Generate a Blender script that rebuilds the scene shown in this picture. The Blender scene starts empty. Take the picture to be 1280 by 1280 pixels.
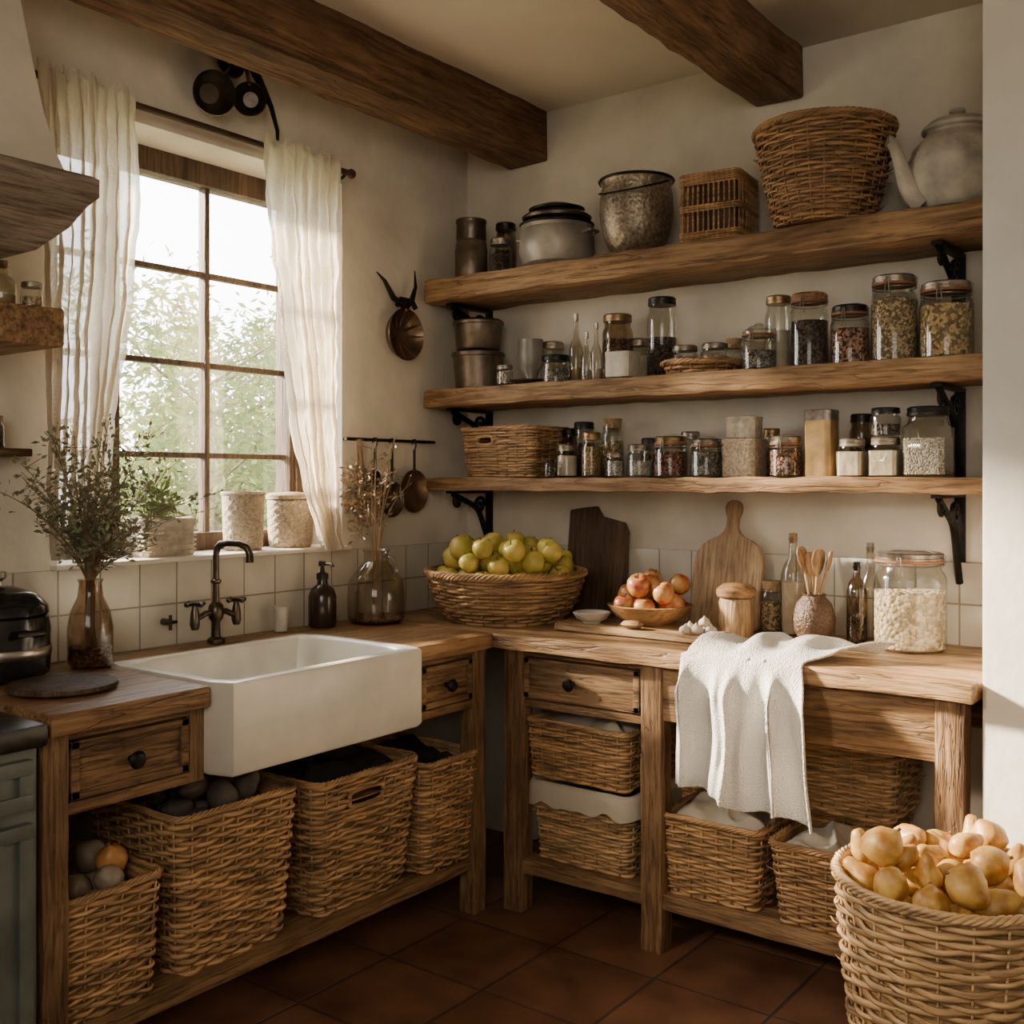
import bpy, bmesh, math, random
from mathutils import Vector, Matrix, noise
random.seed(7)
R=random
pi=math.pi; cos=math.cos; sin=math.sin
C=bpy.context.scene.collection
CX,CY,CZ,FP=2.72,-3.33,1.37,1345.0
def dep(x,y): return -.6*(x-CX)+.8*(y-CY)
def bx(px,y):
    r=(px-640)/FP; return CX+(y-CY)*(.8*r-.6)/(.8+.6*r)
def ly(px,x):
    r=(px-640)/FP; return CY-(x-CX)*(.8+.6*r)/(.6-.8*r)
def zz(py,x,y): return CZ+(600-py)/FP*dep(x,y)

# ---------------------------------------------------------------- mesh builder
class MB:
    def __init__(s): s.v=[]; s.f=[]; s.m=[]; s.mi=0
    def add(s,vs,fs):
        n=len(s.v); s.v+=[tuple(v) for v in vs]; s.f+=[tuple(i+n for i in f) for f in fs]; s.m+=[s.mi]*len(fs); return s
    def xf(s,M,start=0):
        s.v[start:]=[tuple(M@Vector(v)) for v in s.v[start:]]; return s
    def box(s,x0,x1,y0,y1,z0,z1,bev=.004,seg=0,jit=0,seed=0,low=.5):
        bm=bmesh.new(); bmesh.ops.create_cube(bm,size=1)
        for v in bm.verts: v.co=Vector(((x0+x1)/2+v.co.x*(x1-x0),(y0+y1)/2+v.co.y*(y1-y0),(z0+z1)/2+v.co.z*(z1-z0)))
        if bev: bmesh.ops.bevel(bm,geom=bm.edges[:],offset=bev,segments=2,profile=.6,affect='EDGES')
        if seg:
            d=[x1-x0,y1-y0,z1-z0]; ax=d.index(max(d)); lo=[x0,y0,z0][ax]; n=int(d[ax]/seg)
            nrm=Vector((0,0,0)); nrm[ax]=1
            for i in range(1,n):
                co=Vector((0,0,0)); co[ax]=lo+d[ax]*i/n
                bmesh.ops.bisect_plane(bm,geom=bm.verts[:]+bm.edges[:]+bm.faces[:],plane_co=co,plane_no=nrm)
            for v in bm.verts:
                p=v.co*11+Vector((seed,seed*2.3,0)); q=noise.noise_vector(p)*jit
                q+=noise.noise_vector(v.co*2.5+Vector((seed*3,0,seed)))*jit*low
                q[ax]*=.3; v.co+=q
        bm.verts.index_update()
        s.add([v.co[:] for v in bm.verts],[[v.index for v in f.verts] for f in bm.faces]); bm.free(); return s
    def tube(s,pts,r,n=8,closed=False,caps=True):
        pts=[Vector(p) for p in pts]; m=len(pts)
        if not hasattr(r,'__len__'): r=[r]*m
        vs=[];fs=[]; prev=None
        for i,p in enumerate(pts):
            if closed: t=pts[(i+1)%m]-pts[i-1]
            else: t=pts[min(i+1,m-1)]-pts[max(i-1,0)]
            if t.length<1e-9: t=Vector((0,0,1))
            t.normalize()
            if prev is None:
                a=Vector((0,0,1)) if abs(t.z)<.9 else Vector((1,0,0)); u=t.cross(a).normalized()
            else:
                u=prev-t*prev.dot(t)
                if u.length<1e-6: u=t.orthogonal()
                u.normalize()
            prev=u; w=t.cross(u)
            for k in range(n):
                a=2*pi*k/n; vs.append(p+(u*cos(a)+w*sin(a))*r[i])
        for i in range(m if closed else m-1):
            j=(i+1)%m
            for k in range(n):
                k2=(k+1)%n; fs.append((i*n+k,i*n+k2,j*n+k2,j*n+k))
        if caps and not closed:
            fs.append(tuple(range(n))[::-1]); fs.append(tuple((m-1)*n+k for k in range(n)))
        return s.add(vs,fs)
    def lathe(s,prof,n=32,c=(0,0,0)):
        vs=[];fs=[];rings=[]
        for r,z in prof:
            if r<1e-5: rings.append([len(vs)]); vs.append((c[0],c[1],c[2]+z))
            else:
                rings.append(list(range(len(vs),len(vs)+n)))
                for k in range(n): a=2*pi*k/n; vs.append((c[0]+r*cos(a),c[1]+r*sin(a),c[2]+z))
        for A,B in zip(rings,rings[1:]):
            if len(A)==1 and len(B)==1: continue
            for k in range(n):
                k2=(k+1)%n
                if len(A)==1: fs.append((A[0],B[k2],B[k]))
                elif len(B)==1: fs.append((A[k],A[k2],B[0]))
                else: fs.append((A[k],A[k2],B[k2],B[k]))
        return s.add(vs,fs)
    def loft(s,rings,cap0=True,cap1=True):
        n=len(rings[0]); vs=[p for r in rings for p in r]; fs=[]
        for i in range(len(rings)-1):
            for k in range(n):
                k2=(k+1)%n; fs.append((i*n+k,i*n+k2,(i+1)*n+k2,(i+1)*n+k))
        if cap0: fs.append(tuple(range(n))[::-1])
        if cap1: fs.append(tuple((len(rings)-1)*n+k for k in range(n)))
        return s.add(vs,fs)
def rrpath(a,b,cr,n):
    cr=min(cr,a,b); L=[2*(b-cr),pi*cr/2,2*(a-cr),pi*cr/2]*2; tot=sum(L); out=[]
    for k in range(n):
        d=tot*k/n; i=0
        while i<7 and d>L[i]: d-=L[i]; i+=1
        q=i//2
        if i%2==0:
            if q==0: p=(a,-(b-cr)+d,1,0)
            elif q==1: p=(a-cr-d,b,0,1)
            elif q==2: p=(-a,b-cr-d,-1,0)
            else: p=(-(a-cr)+d,-b,0,-1)
        else:
            th=q*pi/2+(d/cr if cr>0 else 0)
            cx=[a-cr,-(a-cr),-(a-cr),a-cr][q]; cy=[b-cr,b-cr,-(b-cr),-(b-cr)][q]
            p=(cx+cr*cos(th),cy+cr*sin(th),cos(th),sin(th))
        out.append(p)
    return out
def rr(a,b,cr,z,n=32,cx=0,cy=0): return [(cx+p[0],cy+p[1],z) for p in rrpath(a,b,cr,n)]

def obj(name,mb,mat,parent=None,recalc=True,ang=.7,loc=None,kind=None,label=None):
    me=bpy.data.meshes.new(name); me.from_pydata(mb.v,[],mb.f)
    mats=mat if isinstance(mat,(list,tuple)) else [mat]
    for m in mats: me.materials.append(m)
    if len(mats)>1: me.polygons.foreach_set('material_index',mb.m)
    if recalc:
        bm=bmesh.new(); bm.from_mesh(me); bmesh.ops.recalc_face_normals(bm,faces=bm.faces[:]); bm.to_mesh(me); bm.free()
    me.shade_smooth()
    if ang: me.set_sharp_from_angle(angle=ang)
    o=bpy.data.objects.new(name,me); C.objects.link(o)
    if parent: o.parent=parent
    if loc: o.location=loc
    if kind: o['kind']=kind
    if label: o['label']=label
    return o
def tag(o,label,cat,group=None):
    o['label']=label; o['category']=cat
    if group: o['group']=group
    return o
def thing(name,label,cat,loc=(0,0,0),rz=0,group=None):
    o=bpy.data.objects.new(name,None); C.objects.link(o); o.empty_display_size=.05
    o.location=loc; o.rotation_euler=(0,0,rz); return tag(o,label,cat,group)
def dup(root,loc,rot=None,scale=None,label=None):
    r=root.copy(); C.objects.link(r); r.location=loc
    if rot is not None: r.rotation_euler=rot
    if scale is not None: r.scale=(scale,)*3
    if label: r['label']=label
    for ch in root.children:
        c=ch.copy(); C.objects.link(c); c.parent=r
    return r
def struct(name,mb,mat,**k): return obj(name,mb,mat,kind='structure',**k)

# ---------------------------------------------------------------- materials
def newmat(name):
    m=bpy.data.materials.new(name); m.use_nodes=True; nt=m.node_tree
    return m,nt,nt.nodes['Principled BSDF'],nt.nodes.new,nt.links.new
def ramp(N,cols):
    r=N('ShaderNodeValToRGB'); e=r.color_ramp.elements
    while len(e)<len(cols): e.new(.5)
    for i,(p,c) in enumerate(cols): e[i].position=p; e[i].color=(*c,1)
    return r
def M(name,col,rough=.6,metal=0,bump=0,bscale=60,var=0,vscale=6,rnd=0,spec=.5,vor=False,vmap=None,col2=None):
    m,nt,b,N,L=newmat(name); b.inputs['Roughness'].default_value=rough; b.inputs['Metallic'].default_value=metal
    b.inputs['Specular IOR Level'].default_value=spec
    b.inputs['Base Color'].default_value=(*col,1); tc=N('ShaderNodeTexCoord')
    if var or col2:
        n=N('ShaderNodeTexNoise'); n.inputs['Scale'].default_value=vscale; n.inputs['Detail'].default_value=5
        if vmap:
            mp=N('ShaderNodeMapping'); mp.inputs['Scale'].default_value=vmap; L(tc.outputs['Object'],mp.inputs[0]); L(mp.outputs[0],n.inputs['Vector'])
        else: L(tc.outputs['Object'],n.inputs['Vector'])
        if vor:
            n=N('ShaderNodeTexVoronoi'); n.inputs['Scale'].default_value=bscale; L(tc.outputs['Object'],n.inputs['Vector'])
            s=N('ShaderNodeSeparateColor'); L(n.outputs['Color'],s.inputs[0]); src=s.outputs[0]
        else: src=n.outputs[0]
        if col2: r=ramp(N,[(.36,col),(.62,col2)])
        else: r=ramp(N,[(.3,[c*(1-var) for c in col]),(.7,[min(1,c*(1+var)) for c in col])])
        L(src,r.inputs[0]); out=r.outputs[0]
        if rnd:
            oi=N('ShaderNodeObjectInfo'); h=N('ShaderNodeHueSaturation'); mr=N('ShaderNodeMapRange'); L(oi.outputs['Random'],mr.inputs[0])
            mr.inputs[3].default_value=1-rnd; mr.inputs[4].default_value=1+rnd; L(mr.outputs[0],h.inputs['Value']); L(out,h.inputs['Color']); out=h.outputs[0]
        L(out,b.inputs['Base Color'])
    if bump:
        if vor: n2=N('ShaderNodeTexVoronoi')
        else: n2=N('ShaderNodeTexNoise'); n2.inputs['Detail'].default_value=6
        n2.inputs['Scale'].default_value=bscale; L(tc.outputs['Object'],n2.inputs['Vector'])
        bp=N('ShaderNodeBump'); bp.inputs['Strength'].default_value=bump; bp.inputs['Distance'].default_value=.01
        if vor: bp.invert=True
        L(n2.outputs[0],bp.inputs['Height']); L(bp.outputs[0],b.inputs['Normal'])
    return m
def wood(name,dark,light,axis='x',rough=.55,sc=1.0,crack=.75):
    m,nt,b,N,L=newmat(name); tc=N('ShaderNodeTexCoord'); mp=N('ShaderNodeMapping')
    s=[13*sc]*3; s['xyz'.index(axis)]=1.0*sc; mp.inputs['Scale'].default_value=s; L(tc.outputs['Object'],mp.inputs[0])
    def nz(sc_,d=6,dist=0,ro=.55,vec=None):
        n=N('ShaderNodeTexNoise'); n.inputs['Scale'].default_value=sc_; n.inputs['Detail'].default_value=d; n.inputs['Roughness'].default_value=ro; n.inputs['Distortion'].default_value=dist; L(vec or mp.outputs[0],n.inputs['Vector']); return n
    n=nz(1.3,9,.8,.62); mid=[(a+c)/2 for a,c in zip(dark,light)]
    r=ramp(N,[(.30,dark),(.46,mid),(.66,light)]); L(n.outputs[0],r.inputs[0])
    g=nz(8,5); r2=ramp(N,[(.36,(.42,.36,.31)),(.56,(1,1,1))]); L(g.outputs[0],r2.inputs[0])
    g2=nz(3.2,7,vec=tc.outputs['Object'],ro=.65); r3=ramp(N,[(.32,(.56,.52,.48)),(.6,(1.,1.,1.))]); L(g2.outputs[0],r3.inputs[0])
    ck=nz(2.7,3,.3); r4=ramp(N,[(.0,(1,1,1)),(.482,(1,1,1)),(.5,(.14,.10,.07)),(.518,(1,1,1))]); L(ck.outputs[0],r4.inputs[0])
    def mul(A,B,f):
        mx=N('ShaderNodeMix'); mx.data_type='RGBA'; mx.blend_type='MULTIPLY'; mx.inputs[0].default_value=f; L(A,mx.inputs[6]); L(B,mx.inputs[7]); return mx.outputs[2]
    o=mul(mul(mul(r.outputs[0],r2.outputs[0],.8),r3.outputs[0],.9),r4.outputs[0],crack*.7)
    L(o,b.inputs['Base Color']); b.inputs['Roughness'].default_value=rough; b.inputs['Specular IOR Level'].default_value=.35
    bp=N('ShaderNodeBump'); bp.inputs['Strength'].default_value=.8; bp.inputs['Distance'].default_value=.006
    ad=N('ShaderNodeMath'); ad.operation='ADD'; L(n.outputs[0],ad.inputs[0]); L(g.outputs[0],ad.inputs[1])
    a2=N('ShaderNodeMath'); a2.operation='MULTIPLY_ADD'; a2.inputs[1].default_value=.6*crack; L(r4.outputs[0],a2.inputs[0]); L(ad.outputs[0],a2.inputs[2])
    L(a2.outputs[0],bp.inputs['Height']); L(bp.outputs[0],b.inputs['Normal'])
    return m
def glassmat(name,tint=(.93,.96,.93),f=.0,ro=.05):
    m=bpy.data.materials.new(name); m.use_nodes=True; nt=m.node_tree; nt.nodes.clear(); N=nt.nodes.new; L=nt.links.new
    o=N('ShaderNodeOutputMaterial'); t=N('ShaderNodeBsdfTransparent'); t.inputs[0].default_value=(*tint,1)
    g=N('ShaderNodeBsdfGlossy'); g.inputs['Roughness'].default_value=ro
    fr=N('ShaderNodeLayerWeight'); fr.inputs[0].default_value=.35
    mr=N('ShaderNodeMapRange'); mr.inputs[3].default_value=.07+f; mr.inputs[4].default_value=.8; L(fr.outputs['Facing'],mr.inputs[0])
    pw=N('ShaderNodeMath'); pw.operation='POWER'; pw.inputs[1].default_value=1.4; L(mr.outputs[0],pw.inputs[0])
    mx=N('ShaderNodeMixShader'); L(pw.outputs[0],mx.inputs[0]); L(t.outputs[0],mx.inputs[1]); L(g.outputs[0],mx.inputs[2]); L(mx.outputs[0],o.inputs[0])
    return m
def cloth(name,col,trans=.4,transp=0,bs=400,bd=.002,bstr=.6):
    m=bpy.data.materials.new(name); m.use_nodes=True; nt=m.node_tree; nt.nodes.clear(); N=nt.nodes.new; L=nt.links.new
    o=N('ShaderNodeOutputMaterial'); d=N('ShaderNodeBsdfDiffuse'); d.inputs[0].default_value=(*col,1); t=N('ShaderNodeBsdfTranslucent'); t.inputs[0].default_value=(*col,1)
    tc=N('ShaderNodeTexCoord'); n=N('ShaderNodeTexNoise'); n.inputs['Scale'].default_value=bs; L(tc.outputs['Object'],n.inputs['Vector'])
    bp=N('ShaderNodeBump'); bp.inputs['Strength'].default_value=bstr; bp.inputs['Distance'].default_value=bd; L(n.outputs[0],bp.inputs['Height']); L(bp.outputs[0],d.inputs['Normal'])
    mx=N('ShaderNodeMixShader'); mx.inputs[0].default_value=trans; L(d.outputs[0],mx.inputs[1]); L(t.outputs[0],mx.inputs[2]); out=mx.outputs[0]
    if transp:
        tp=N('ShaderNodeBsdfTransparent'); m2=N('ShaderNodeMixShader'); m2.inputs[0].default_value=transp; L(out,m2.inputs[1]); L(tp.outputs[0],m2.inputs[2]); out=m2.outputs[0]
    L(out,o.inputs[0]); return m
def tilemat(name,axes,w,h,c1,c2,mortar,ms=.003,rough=.25,off=(0,0),var=.25,bumpn=.12):
    m,nt,b,N,L=newmat(name); tc=N('ShaderNodeTexCoord'); sp=N('ShaderNodeSeparateXYZ'); L(tc.outputs['Object'],sp.inputs[0])
    cb=N('ShaderNodeCombineXYZ'); L(sp.outputs['XYZ'.index(axes[0])],cb.inputs[0]); L(sp.outputs['XYZ'.index(axes[1])],cb.inputs[1])
    ad=N('ShaderNodeVectorMath'); ad.inputs[1].default_value=(20*w+off[0],20*h+off[1],0); L(cb.outputs[0],ad.inputs[0])
    br=N('ShaderNodeTexBrick'); br.offset=0; br.inputs['Scale'].default_value=1; br.inputs['Brick Width'].default_value=w; br.inputs['Row Height'].default_value=h
    br.inputs['Mortar Size'].default_value=ms; br.inputs['Mortar Smooth'].default_value=.3; br.inputs['Color1'].default_value=(*c1,1); br.inputs['Color2'].default_value=(*c2,1); br.inputs['Mortar'].default_value=(*mortar,1); L(ad.outputs[0],br.inputs['Vector'])
    n=N('ShaderNodeTexNoise'); n.inputs['Scale'].default_value=7; n.inputs['Detail'].default_value=7; L(tc.outputs['Object'],n.inputs['Vector'])
    r=ramp(N,[(.3,(1-var,)*3),(.7,(1,1,1))]); L(n.outputs[0],r.inputs[0])
    mx=N('ShaderNodeMix'); mx.data_type='RGBA'; mx.blend_type='MULTIPLY'; mx.inputs[0].default_value=1; L(br.outputs[0],mx.inputs[6]); L(r.outputs[0],mx.inputs[7]); L(mx.outputs[2],b.inputs['Base Color'])
    b.inputs['Roughness'].default_value=rough
    bp=N('ShaderNodeBump'); bp.inputs['Distance'].default_value=.003; bp.inputs['Strength'].default_value=.8; bp.invert=True
    ms2=N('ShaderNodeMath'); ms2.operation='MULTIPLY_ADD'; ms2.inputs[1].default_value=bumpn*4; L(n.outputs[0],ms2.inputs[0]); L(br.outputs['Fac'],ms2.inputs[2]); L(ms2.outputs[0],bp.inputs['Height']); L(bp.outputs[0],b.inputs['Normal'])
    return m

plaster=M('plaster',(.67,.61,.505),.92,0,.75,6,.14,4.5,spec=.15)
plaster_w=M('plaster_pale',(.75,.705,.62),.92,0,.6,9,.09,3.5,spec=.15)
ceil_m=M('ceiling_plaster',(.64,.57,.46),.92,0,.4,5,.10,2,spec=.15)
floor_m=tilemat('terracotta','XY',.34,.34,(.24,.112,.064),(.17,.078,.046),(.09,.06,.045),.005,.36,(0.1,.05),.55,.3)
tile_l=tilemat('white_tile_left','YZ',.125,.125,(.73,.68,.57),(.65,.60,.50),(.34,.29,.22),.0028,.18,(0,-.005),.2,.14)
tile_b=tilemat('white_tile_back','XZ',.125,.125,(.73,.68,.57),(.65,.60,.50),(.34,.29,.22),.0028,.18,(0,-.005),.2,.14)
beam_m=wood('beam_oak',(.078,.040,.020),(.28,.16,.082),'y',.8,.7)
shelf_m=wood('shelf_oak',(.17,.088,.037),(.52,.325,.155),'x',.62,.8)
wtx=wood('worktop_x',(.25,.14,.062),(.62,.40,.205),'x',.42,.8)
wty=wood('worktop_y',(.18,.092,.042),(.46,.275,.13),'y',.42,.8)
fx=wood('frame_x',(.145,.08,.037),(.44,.275,.135),'x',.62)
fy=wood('frame_y',(.12,.064,.029),(.36,.215,.103),'y',.62)
fz=wood('frame_z',(.125,.067,.031),(.38,.23,.112),'z',.62)
win_m=wood('window_wood',(.06,.038,.022),(.165,.107,.066),'z',.6,1,.3)
rod_m=wood('rod_wood',(.05,.025,.012),(.12,.06,.03),'y',.5,1,.2)
boardl=wood('board_light',(.34,.20,.095),(.60,.41,.22),'z',.5,1,.3)
boardf=wood('board_flat',(.36,.215,.10),(.64,.44,.235),'x',.5,1,.3)
boardd=wood('board_dark',(.055,.030,.016),(.15,.085,.042),'z',.55)
bowl_m=wood('bowl_wood',(.28,.15,.062),(.52,.31,.145),'x',.45,1,.2)
hoodw=wood('hood_wood',(.24,.19,.145),(.43,.35,.27),'y',.8,1,.4)
wick=M('wicker',(.40,.235,.105),.5,0,.15,240,.7,1,.12,vmap=(9,9,95))
wickd=M('wicker_dark',(.30,.165,.072),.5,0,.15,240,.68,1,.1,vmap=(9,9,95))
wickl=M('wicker_light',(.48,.305,.145),.5,0,.15,240,.65,1,.08,vmap=(9,9,95))
iron=M('black_iron',(.020,.017,.015),.45,.7,.3,50,.3,20)
pewter=M('dark_pewter',(.13,.105,.082),.36,.9,.2,30,.5,14)
copper=M('aged_copper',(.20,.135,.088),.36,.9,.25,25,.5,10)
dullpot=M('dull_bronze_pot',(.20,.155,.115),.42,.75,.3,30,.5,12)
steel=M('steel',(.45,.42,.37),.3,1)
bronze=M('bronze_tap',(.10,.078,.058),.30,.95,.15,40,.5,18)
enam=M('grey_enamel',(.32,.29,.245),.42,.25,.25,20,.45,9)
blackm=M('black_enamel',(.012,.012,.013),.14,.1)
sinkm=M('sink_ceramic',(.74,.70,.60),.26,0,.15,7,.16,5)
stone=M('stoneware',(.37,.335,.275),.6,0,.5,40,.35,14)
stonel=M('textured_pot',(.42,.335,.235),.9,0,1,120,.35,120)
potlid=M('straw_lid',(.34,.24,.14),.8,0,.6,90,.3,30)
whitec=M('white_ceramic',(.58,.54,.45),.5,0,.3,60,.2,20)
palebox=M('pale_stone_box',(.50,.44,.34),.85,0,.8,60,.25,40)
sage=M('sage_paint',(.115,.13,.112),.5,0,.15,30,.35,9)
stovetop=M('stove_top',(.018,.018,.018),.3,.3,.15,30,.3,10)
glass=glassmat('clear_glass',(.92,.92,.88),.02,.08); smoke=glassmat('smoked_glass',(.60,.50,.39),.04,.1); tinted=glassmat('tinted_glass',(.84,.81,.74),.05,.08)
wing=glassmat('window_glass',(.98,.98,.98))
linen=cloth('curtain_linen',(.84,.76,.62),.5,.10,110,.012,.9); towel_m=cloth('towel_cotton',(.84,.81,.76),.08,0,260,.012,1)
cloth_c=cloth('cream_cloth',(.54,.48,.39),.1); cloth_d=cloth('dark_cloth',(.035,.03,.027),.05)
seal=M('rubber_seal',(.28,.11,.05),.6); cork=M('cork',(.34,.22,.12),.9,0,.5,120,.3,60)
blacklid=M('black_lid',(.025,.021,.018),.38,.5,.2,60,.4,40); tinlid=M('tin_lid',(.30,.255,.205),.42,.9,.25,40,.5,40); goldlid=M('brass_lid',(.30,.20,.10),.4,.9,.25,40,.4,40)
CM=dict(
 flour=M('flour',(.60,.53,.42),.95,0,.6,40,.15,30), oats=M('oats',(.50,.37,.22),.9,0,1,150,.5,50,vor=True),
 nuts=M('chickpeas',(.53,.37,.19),.8,0,1,110,.45,50,vor=True), beans=M('dark_beans',(.085,.058,.046),.5,0,1,140,.6,50,vor=True),
 spice=M('red_spice',(.26,.10,.055),.85,0,1,170,.6,50,vor=True), yellow=M('yellow_grain',(.48,.31,.12),.85,0,1,190,.35,50,vor=True),
 brown=M('brown_grain',(.22,.12,.06),.85,0,1,150,.5,50,vor=True), herb=M('dried_herb',(.12,.12,.055),.9,0,1,180,.5,50,vor=True),
 grey=M('grey_seeds',(.27,.25,.21),.85,0,1,160,.5,50,vor=True), mix=M('mixed_beans',(.32,.17,.12),.7,0,1,130,.8,50,vor=True),
 salt=M('coarse_salt',(.57,.53,.46),.8,0,1,190,.22,50,vor=True), water=M('pale_oil',(.38,.29,.15),.2),
 dough=M('pale_pasta',(.60,.48,.32),.8,0,1,80,.3,30,vor=True))
LID=dict(black=blacklid,tin=tinlid,cork=cork,brass=goldlid,wood=bowl_m,glass=glass)
gapple=M('green_apple',(.42,.39,.06),.32,0,.05,60,.28,26,.18,col2=(.62,.47,.11))
rapple=M('red_apple',(.38,.045,.03),.34,0,.05,60,.55,26,.10,col2=(.58,.34,.10))
goldp=M('golden_onion_skin',(.36,.155,.03),.42,0,.2,50,.3,22,.15,col2=(.62,.38,.10))
onionm=M('orange_onion',(.58,.28,.08),.38,0,.1,60,.25,14,.10)
onionw=M('pale_onion',(.30,.235,.165),.45,0,.1,60,.35,14,.15)
potato=M('dark_potato',(.085,.065,.05),.7,0,.4,50,.3,14,.2)
garlic=M('garlic',(.60,.52,.41),.6,0,.2,60,.12,14)
stem_m=M('stem_brown',(.10,.06,.03),.8); dstem=M('dried_stem',(.22,.14,.075),.85)
leaf_o=M('olive_leaf',(.22,.225,.125),.6,0,0,60,.5,40); leaf_g=M('green_leaf',(.20,.25,.075),.5,0,0,60,.4,30)
leaf_d=M('dried_leaf',(.26,.19,.11),.8,0,0,60,.5,40)
tree1=cloth('tree_leaf_pale',(.115,.145,.06),.4); tree2=cloth('tree_leaf_yellow',(.23,.225,.09),.4); tree3=cloth('tree_leaf_silver',(.11,.135,.085),.4)
bark=M('bark',(.12,.095,.07),.9,0,.6,20,.3,8); grass=M('grass',(.16,.17,.09),.9,0,.5,30,.4,3)

# ---------------------------------------------------------------- setting
H=2.76; WB=-1.745; WE=-.69; WZ0=1.13; WZ1=2.40
mb=MB(); mb.box(-.35,4.3,-5.6,.3,-.2,0,0); struct('floor',mb,floor_m)
mb=MB(); mb.box(-.35,4.3,-5.6,.3,H,H+.15,0); struct('ceiling',mb,ceil_m)
mb=MB()
mb.box(-.32,0,-5.5,WB,0,H,0); mb.box(-.32,0,WE,.25,0,H,0); mb.box(-.32,0,WB,WE,0,WZ0,0); mb.box(-.32,0,WB,WE,WZ1,H,0)
struct('wall_left',mb,plaster)
mb=MB(); mb.box(0,4.3,0,.25,0,H,0); struct('wall_back',mb,plaster)
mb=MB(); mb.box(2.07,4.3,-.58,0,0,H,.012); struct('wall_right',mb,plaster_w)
mb=MB(); mb.box(4.2,4.35,-5.5,-.58,0,H,0); struct('wall_side',mb,plaster)
mb=MB(); mb.box(-.3,4.3,-5.65,-5.5,0,H,0); struct('wall_front',mb,plaster)
mb=MB(); mb.box(.0,.012,-2.9,0,.88,1.128,.002); struct('trim_1',mb,tile_l,label='white square wall tiles behind the sink')
mb=MB(); mb.box(.012,2.07,-.012,0,.88,1.128,.002); struct('trim_2',mb,tile_b,label='white square wall tiles behind the long worktop')
mb=MB(); mb.box(-.25,.03,WB-.02,WE+.02,1.128,1.142,.004); struct('trim_3',mb,plaster_w,label='pale window sill ledge')
mb=MB(); mb.box(-30,-.4,-25,25,-.3,-.1,0); struct('ground',mb,grass)
# window
w=bpy.data.objects.new('window_1',None); C.objects.link(w); w['kind']='structure'
gy0,gy1,gz0,gz1=-1.445,-.777,1.20,2.325; hy0=-1.70; hy1=-1.50
mb=MB(); X0,X1=-.245,-.17
mb.box(X0,X1,WB,hy0,1.142,WZ1,.004); mb.box(X0,X1,hy1,gy0,gz0,gz1,.004); mb.box(X0,X1,gy1,WE,1.142,WZ1,.004); mb.box(X0,X1,hy0,gy1,1.142,gz0,.004); mb.box(X0,X1,hy0,gy1,gz1,WZ1,.004)
mb.box(-.17,-.155,gy1+.02,WE,1.142,WZ1,.003)
obj('window_frame',mb,win_m,w)
mb=MB(); ym=(gy0+gy1)/2
mb.box(-.225,-.19,ym-.010,ym+.010,gz0,gz1,.003)
for z in (1.45,1.745,2.04): mb.box(-.222,-.193,gy0,gy1,z-.009,z+.009,.003); mb.box(-.222,-.193,hy0,hy1,z-.009,z+.009,.003)
obj('muntin',mb,win_m,w)
mb=MB(); mb.box(-.209,-.206,gy0,gy1,gz0,gz1,0); obj('pane',mb,wing,w)
mb=MB(); mb.box(-.209,-.206,hy0,hy1,gz0,gz1,0); obj('pane',mb,wing,w)  # extra casement added behind the left curtain to let in more light
# beams
for i,(x0,x1,z0) in enumerate(((.215,.39,2.565),(1.235,1.395,2.60))):
    mb=MB(); mb.box(x0,x1,-5.5,0,z0,H+.01,.012,.06,.009,seed=i*5+2,low=.6); struct('trim_%d'%(i+4),mb,beam_m,label='exposed dark oak ceiling beam')

# ---------------------------------------------------------------- trees outside
def leaf(mb,p,d,s,wd=.35):
    d=d.normalized(); a=d.cross(Vector((R.uniform(-1,1),R.uniform(-1,1),R.uniform(-1,1))))
    if a.length<1e-3: a=d.orthogonal()
    a.normalize(); n=d.cross(a)
    mb.add([p,p+d*s*.5+a*s*wd*.5+n*s*.06,p+d*s,p+d*s*.5-a*s*wd*.5+n*s*.06],[(0,1,2,3)])
def tree(x,y,h,rx,n,mat,label,ls=.075):
    t=thing('garden_tree',label,'tree',(x,y,-.1))
    mb=MB(); mb.tube([(0,0,0),(.05,.03,h*.3),(-.03,.05,h*.6),(0,0,h*.85)],[.05,.04,.025,.01],8)
    br=[]
    for k in range(34):
        z=R.uniform(.15,.85)*h; a=R.uniform(0,2*pi); l=R.uniform(.5,1)*rx
        e=Vector((cos(a)*l,sin(a)*l,z+R.uniform(-.1,.5))); m_=Vector((cos(a)*l*.5,sin(a)*l*.5,z+.1))
        mb.tube([(0,0,z-.1),m_,e],[.012,.007,.003],5); br.append((Vector((0,0,z-.1)),m_,e))
    obj('trunk',mb,bark,t)
    mb=MB()
    for k in range(n):
        s_,m_,e=R.choice(br); u=R.uniform(.35,1.1); p=(s_*(1-u)**2+m_*2*u*(1-u)+e*u*u)+Vector((R.gauss(0,.13),R.gauss(0,.13),R.gauss(0,.15)))
        leaf(mb,p,Vector((R.uniform(-1,1),R.uniform(-1,1),R.uniform(-.9,.5))),ls*R.uniform(.7,1.3))
    obj('foliage',mb,mat,t,recalc=False,ang=None)
tree(-2.1,.35,2.5,.85,8500,tree1,'green leafy tree nearest the window panes',.07)
tree(-4.9,2.6,3.1,1.4,11000,tree2,'yellow-green tree farther out behind the window',.10)
tree(-1.5,1.5,1.9,.45,3500,tree3,'silvery shrub low outside the right window panes',.055)
tree(-5.0,-.2,2.6,1.1,8000,tree3,'grey-green tree behind the left window panes',.085)

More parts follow.
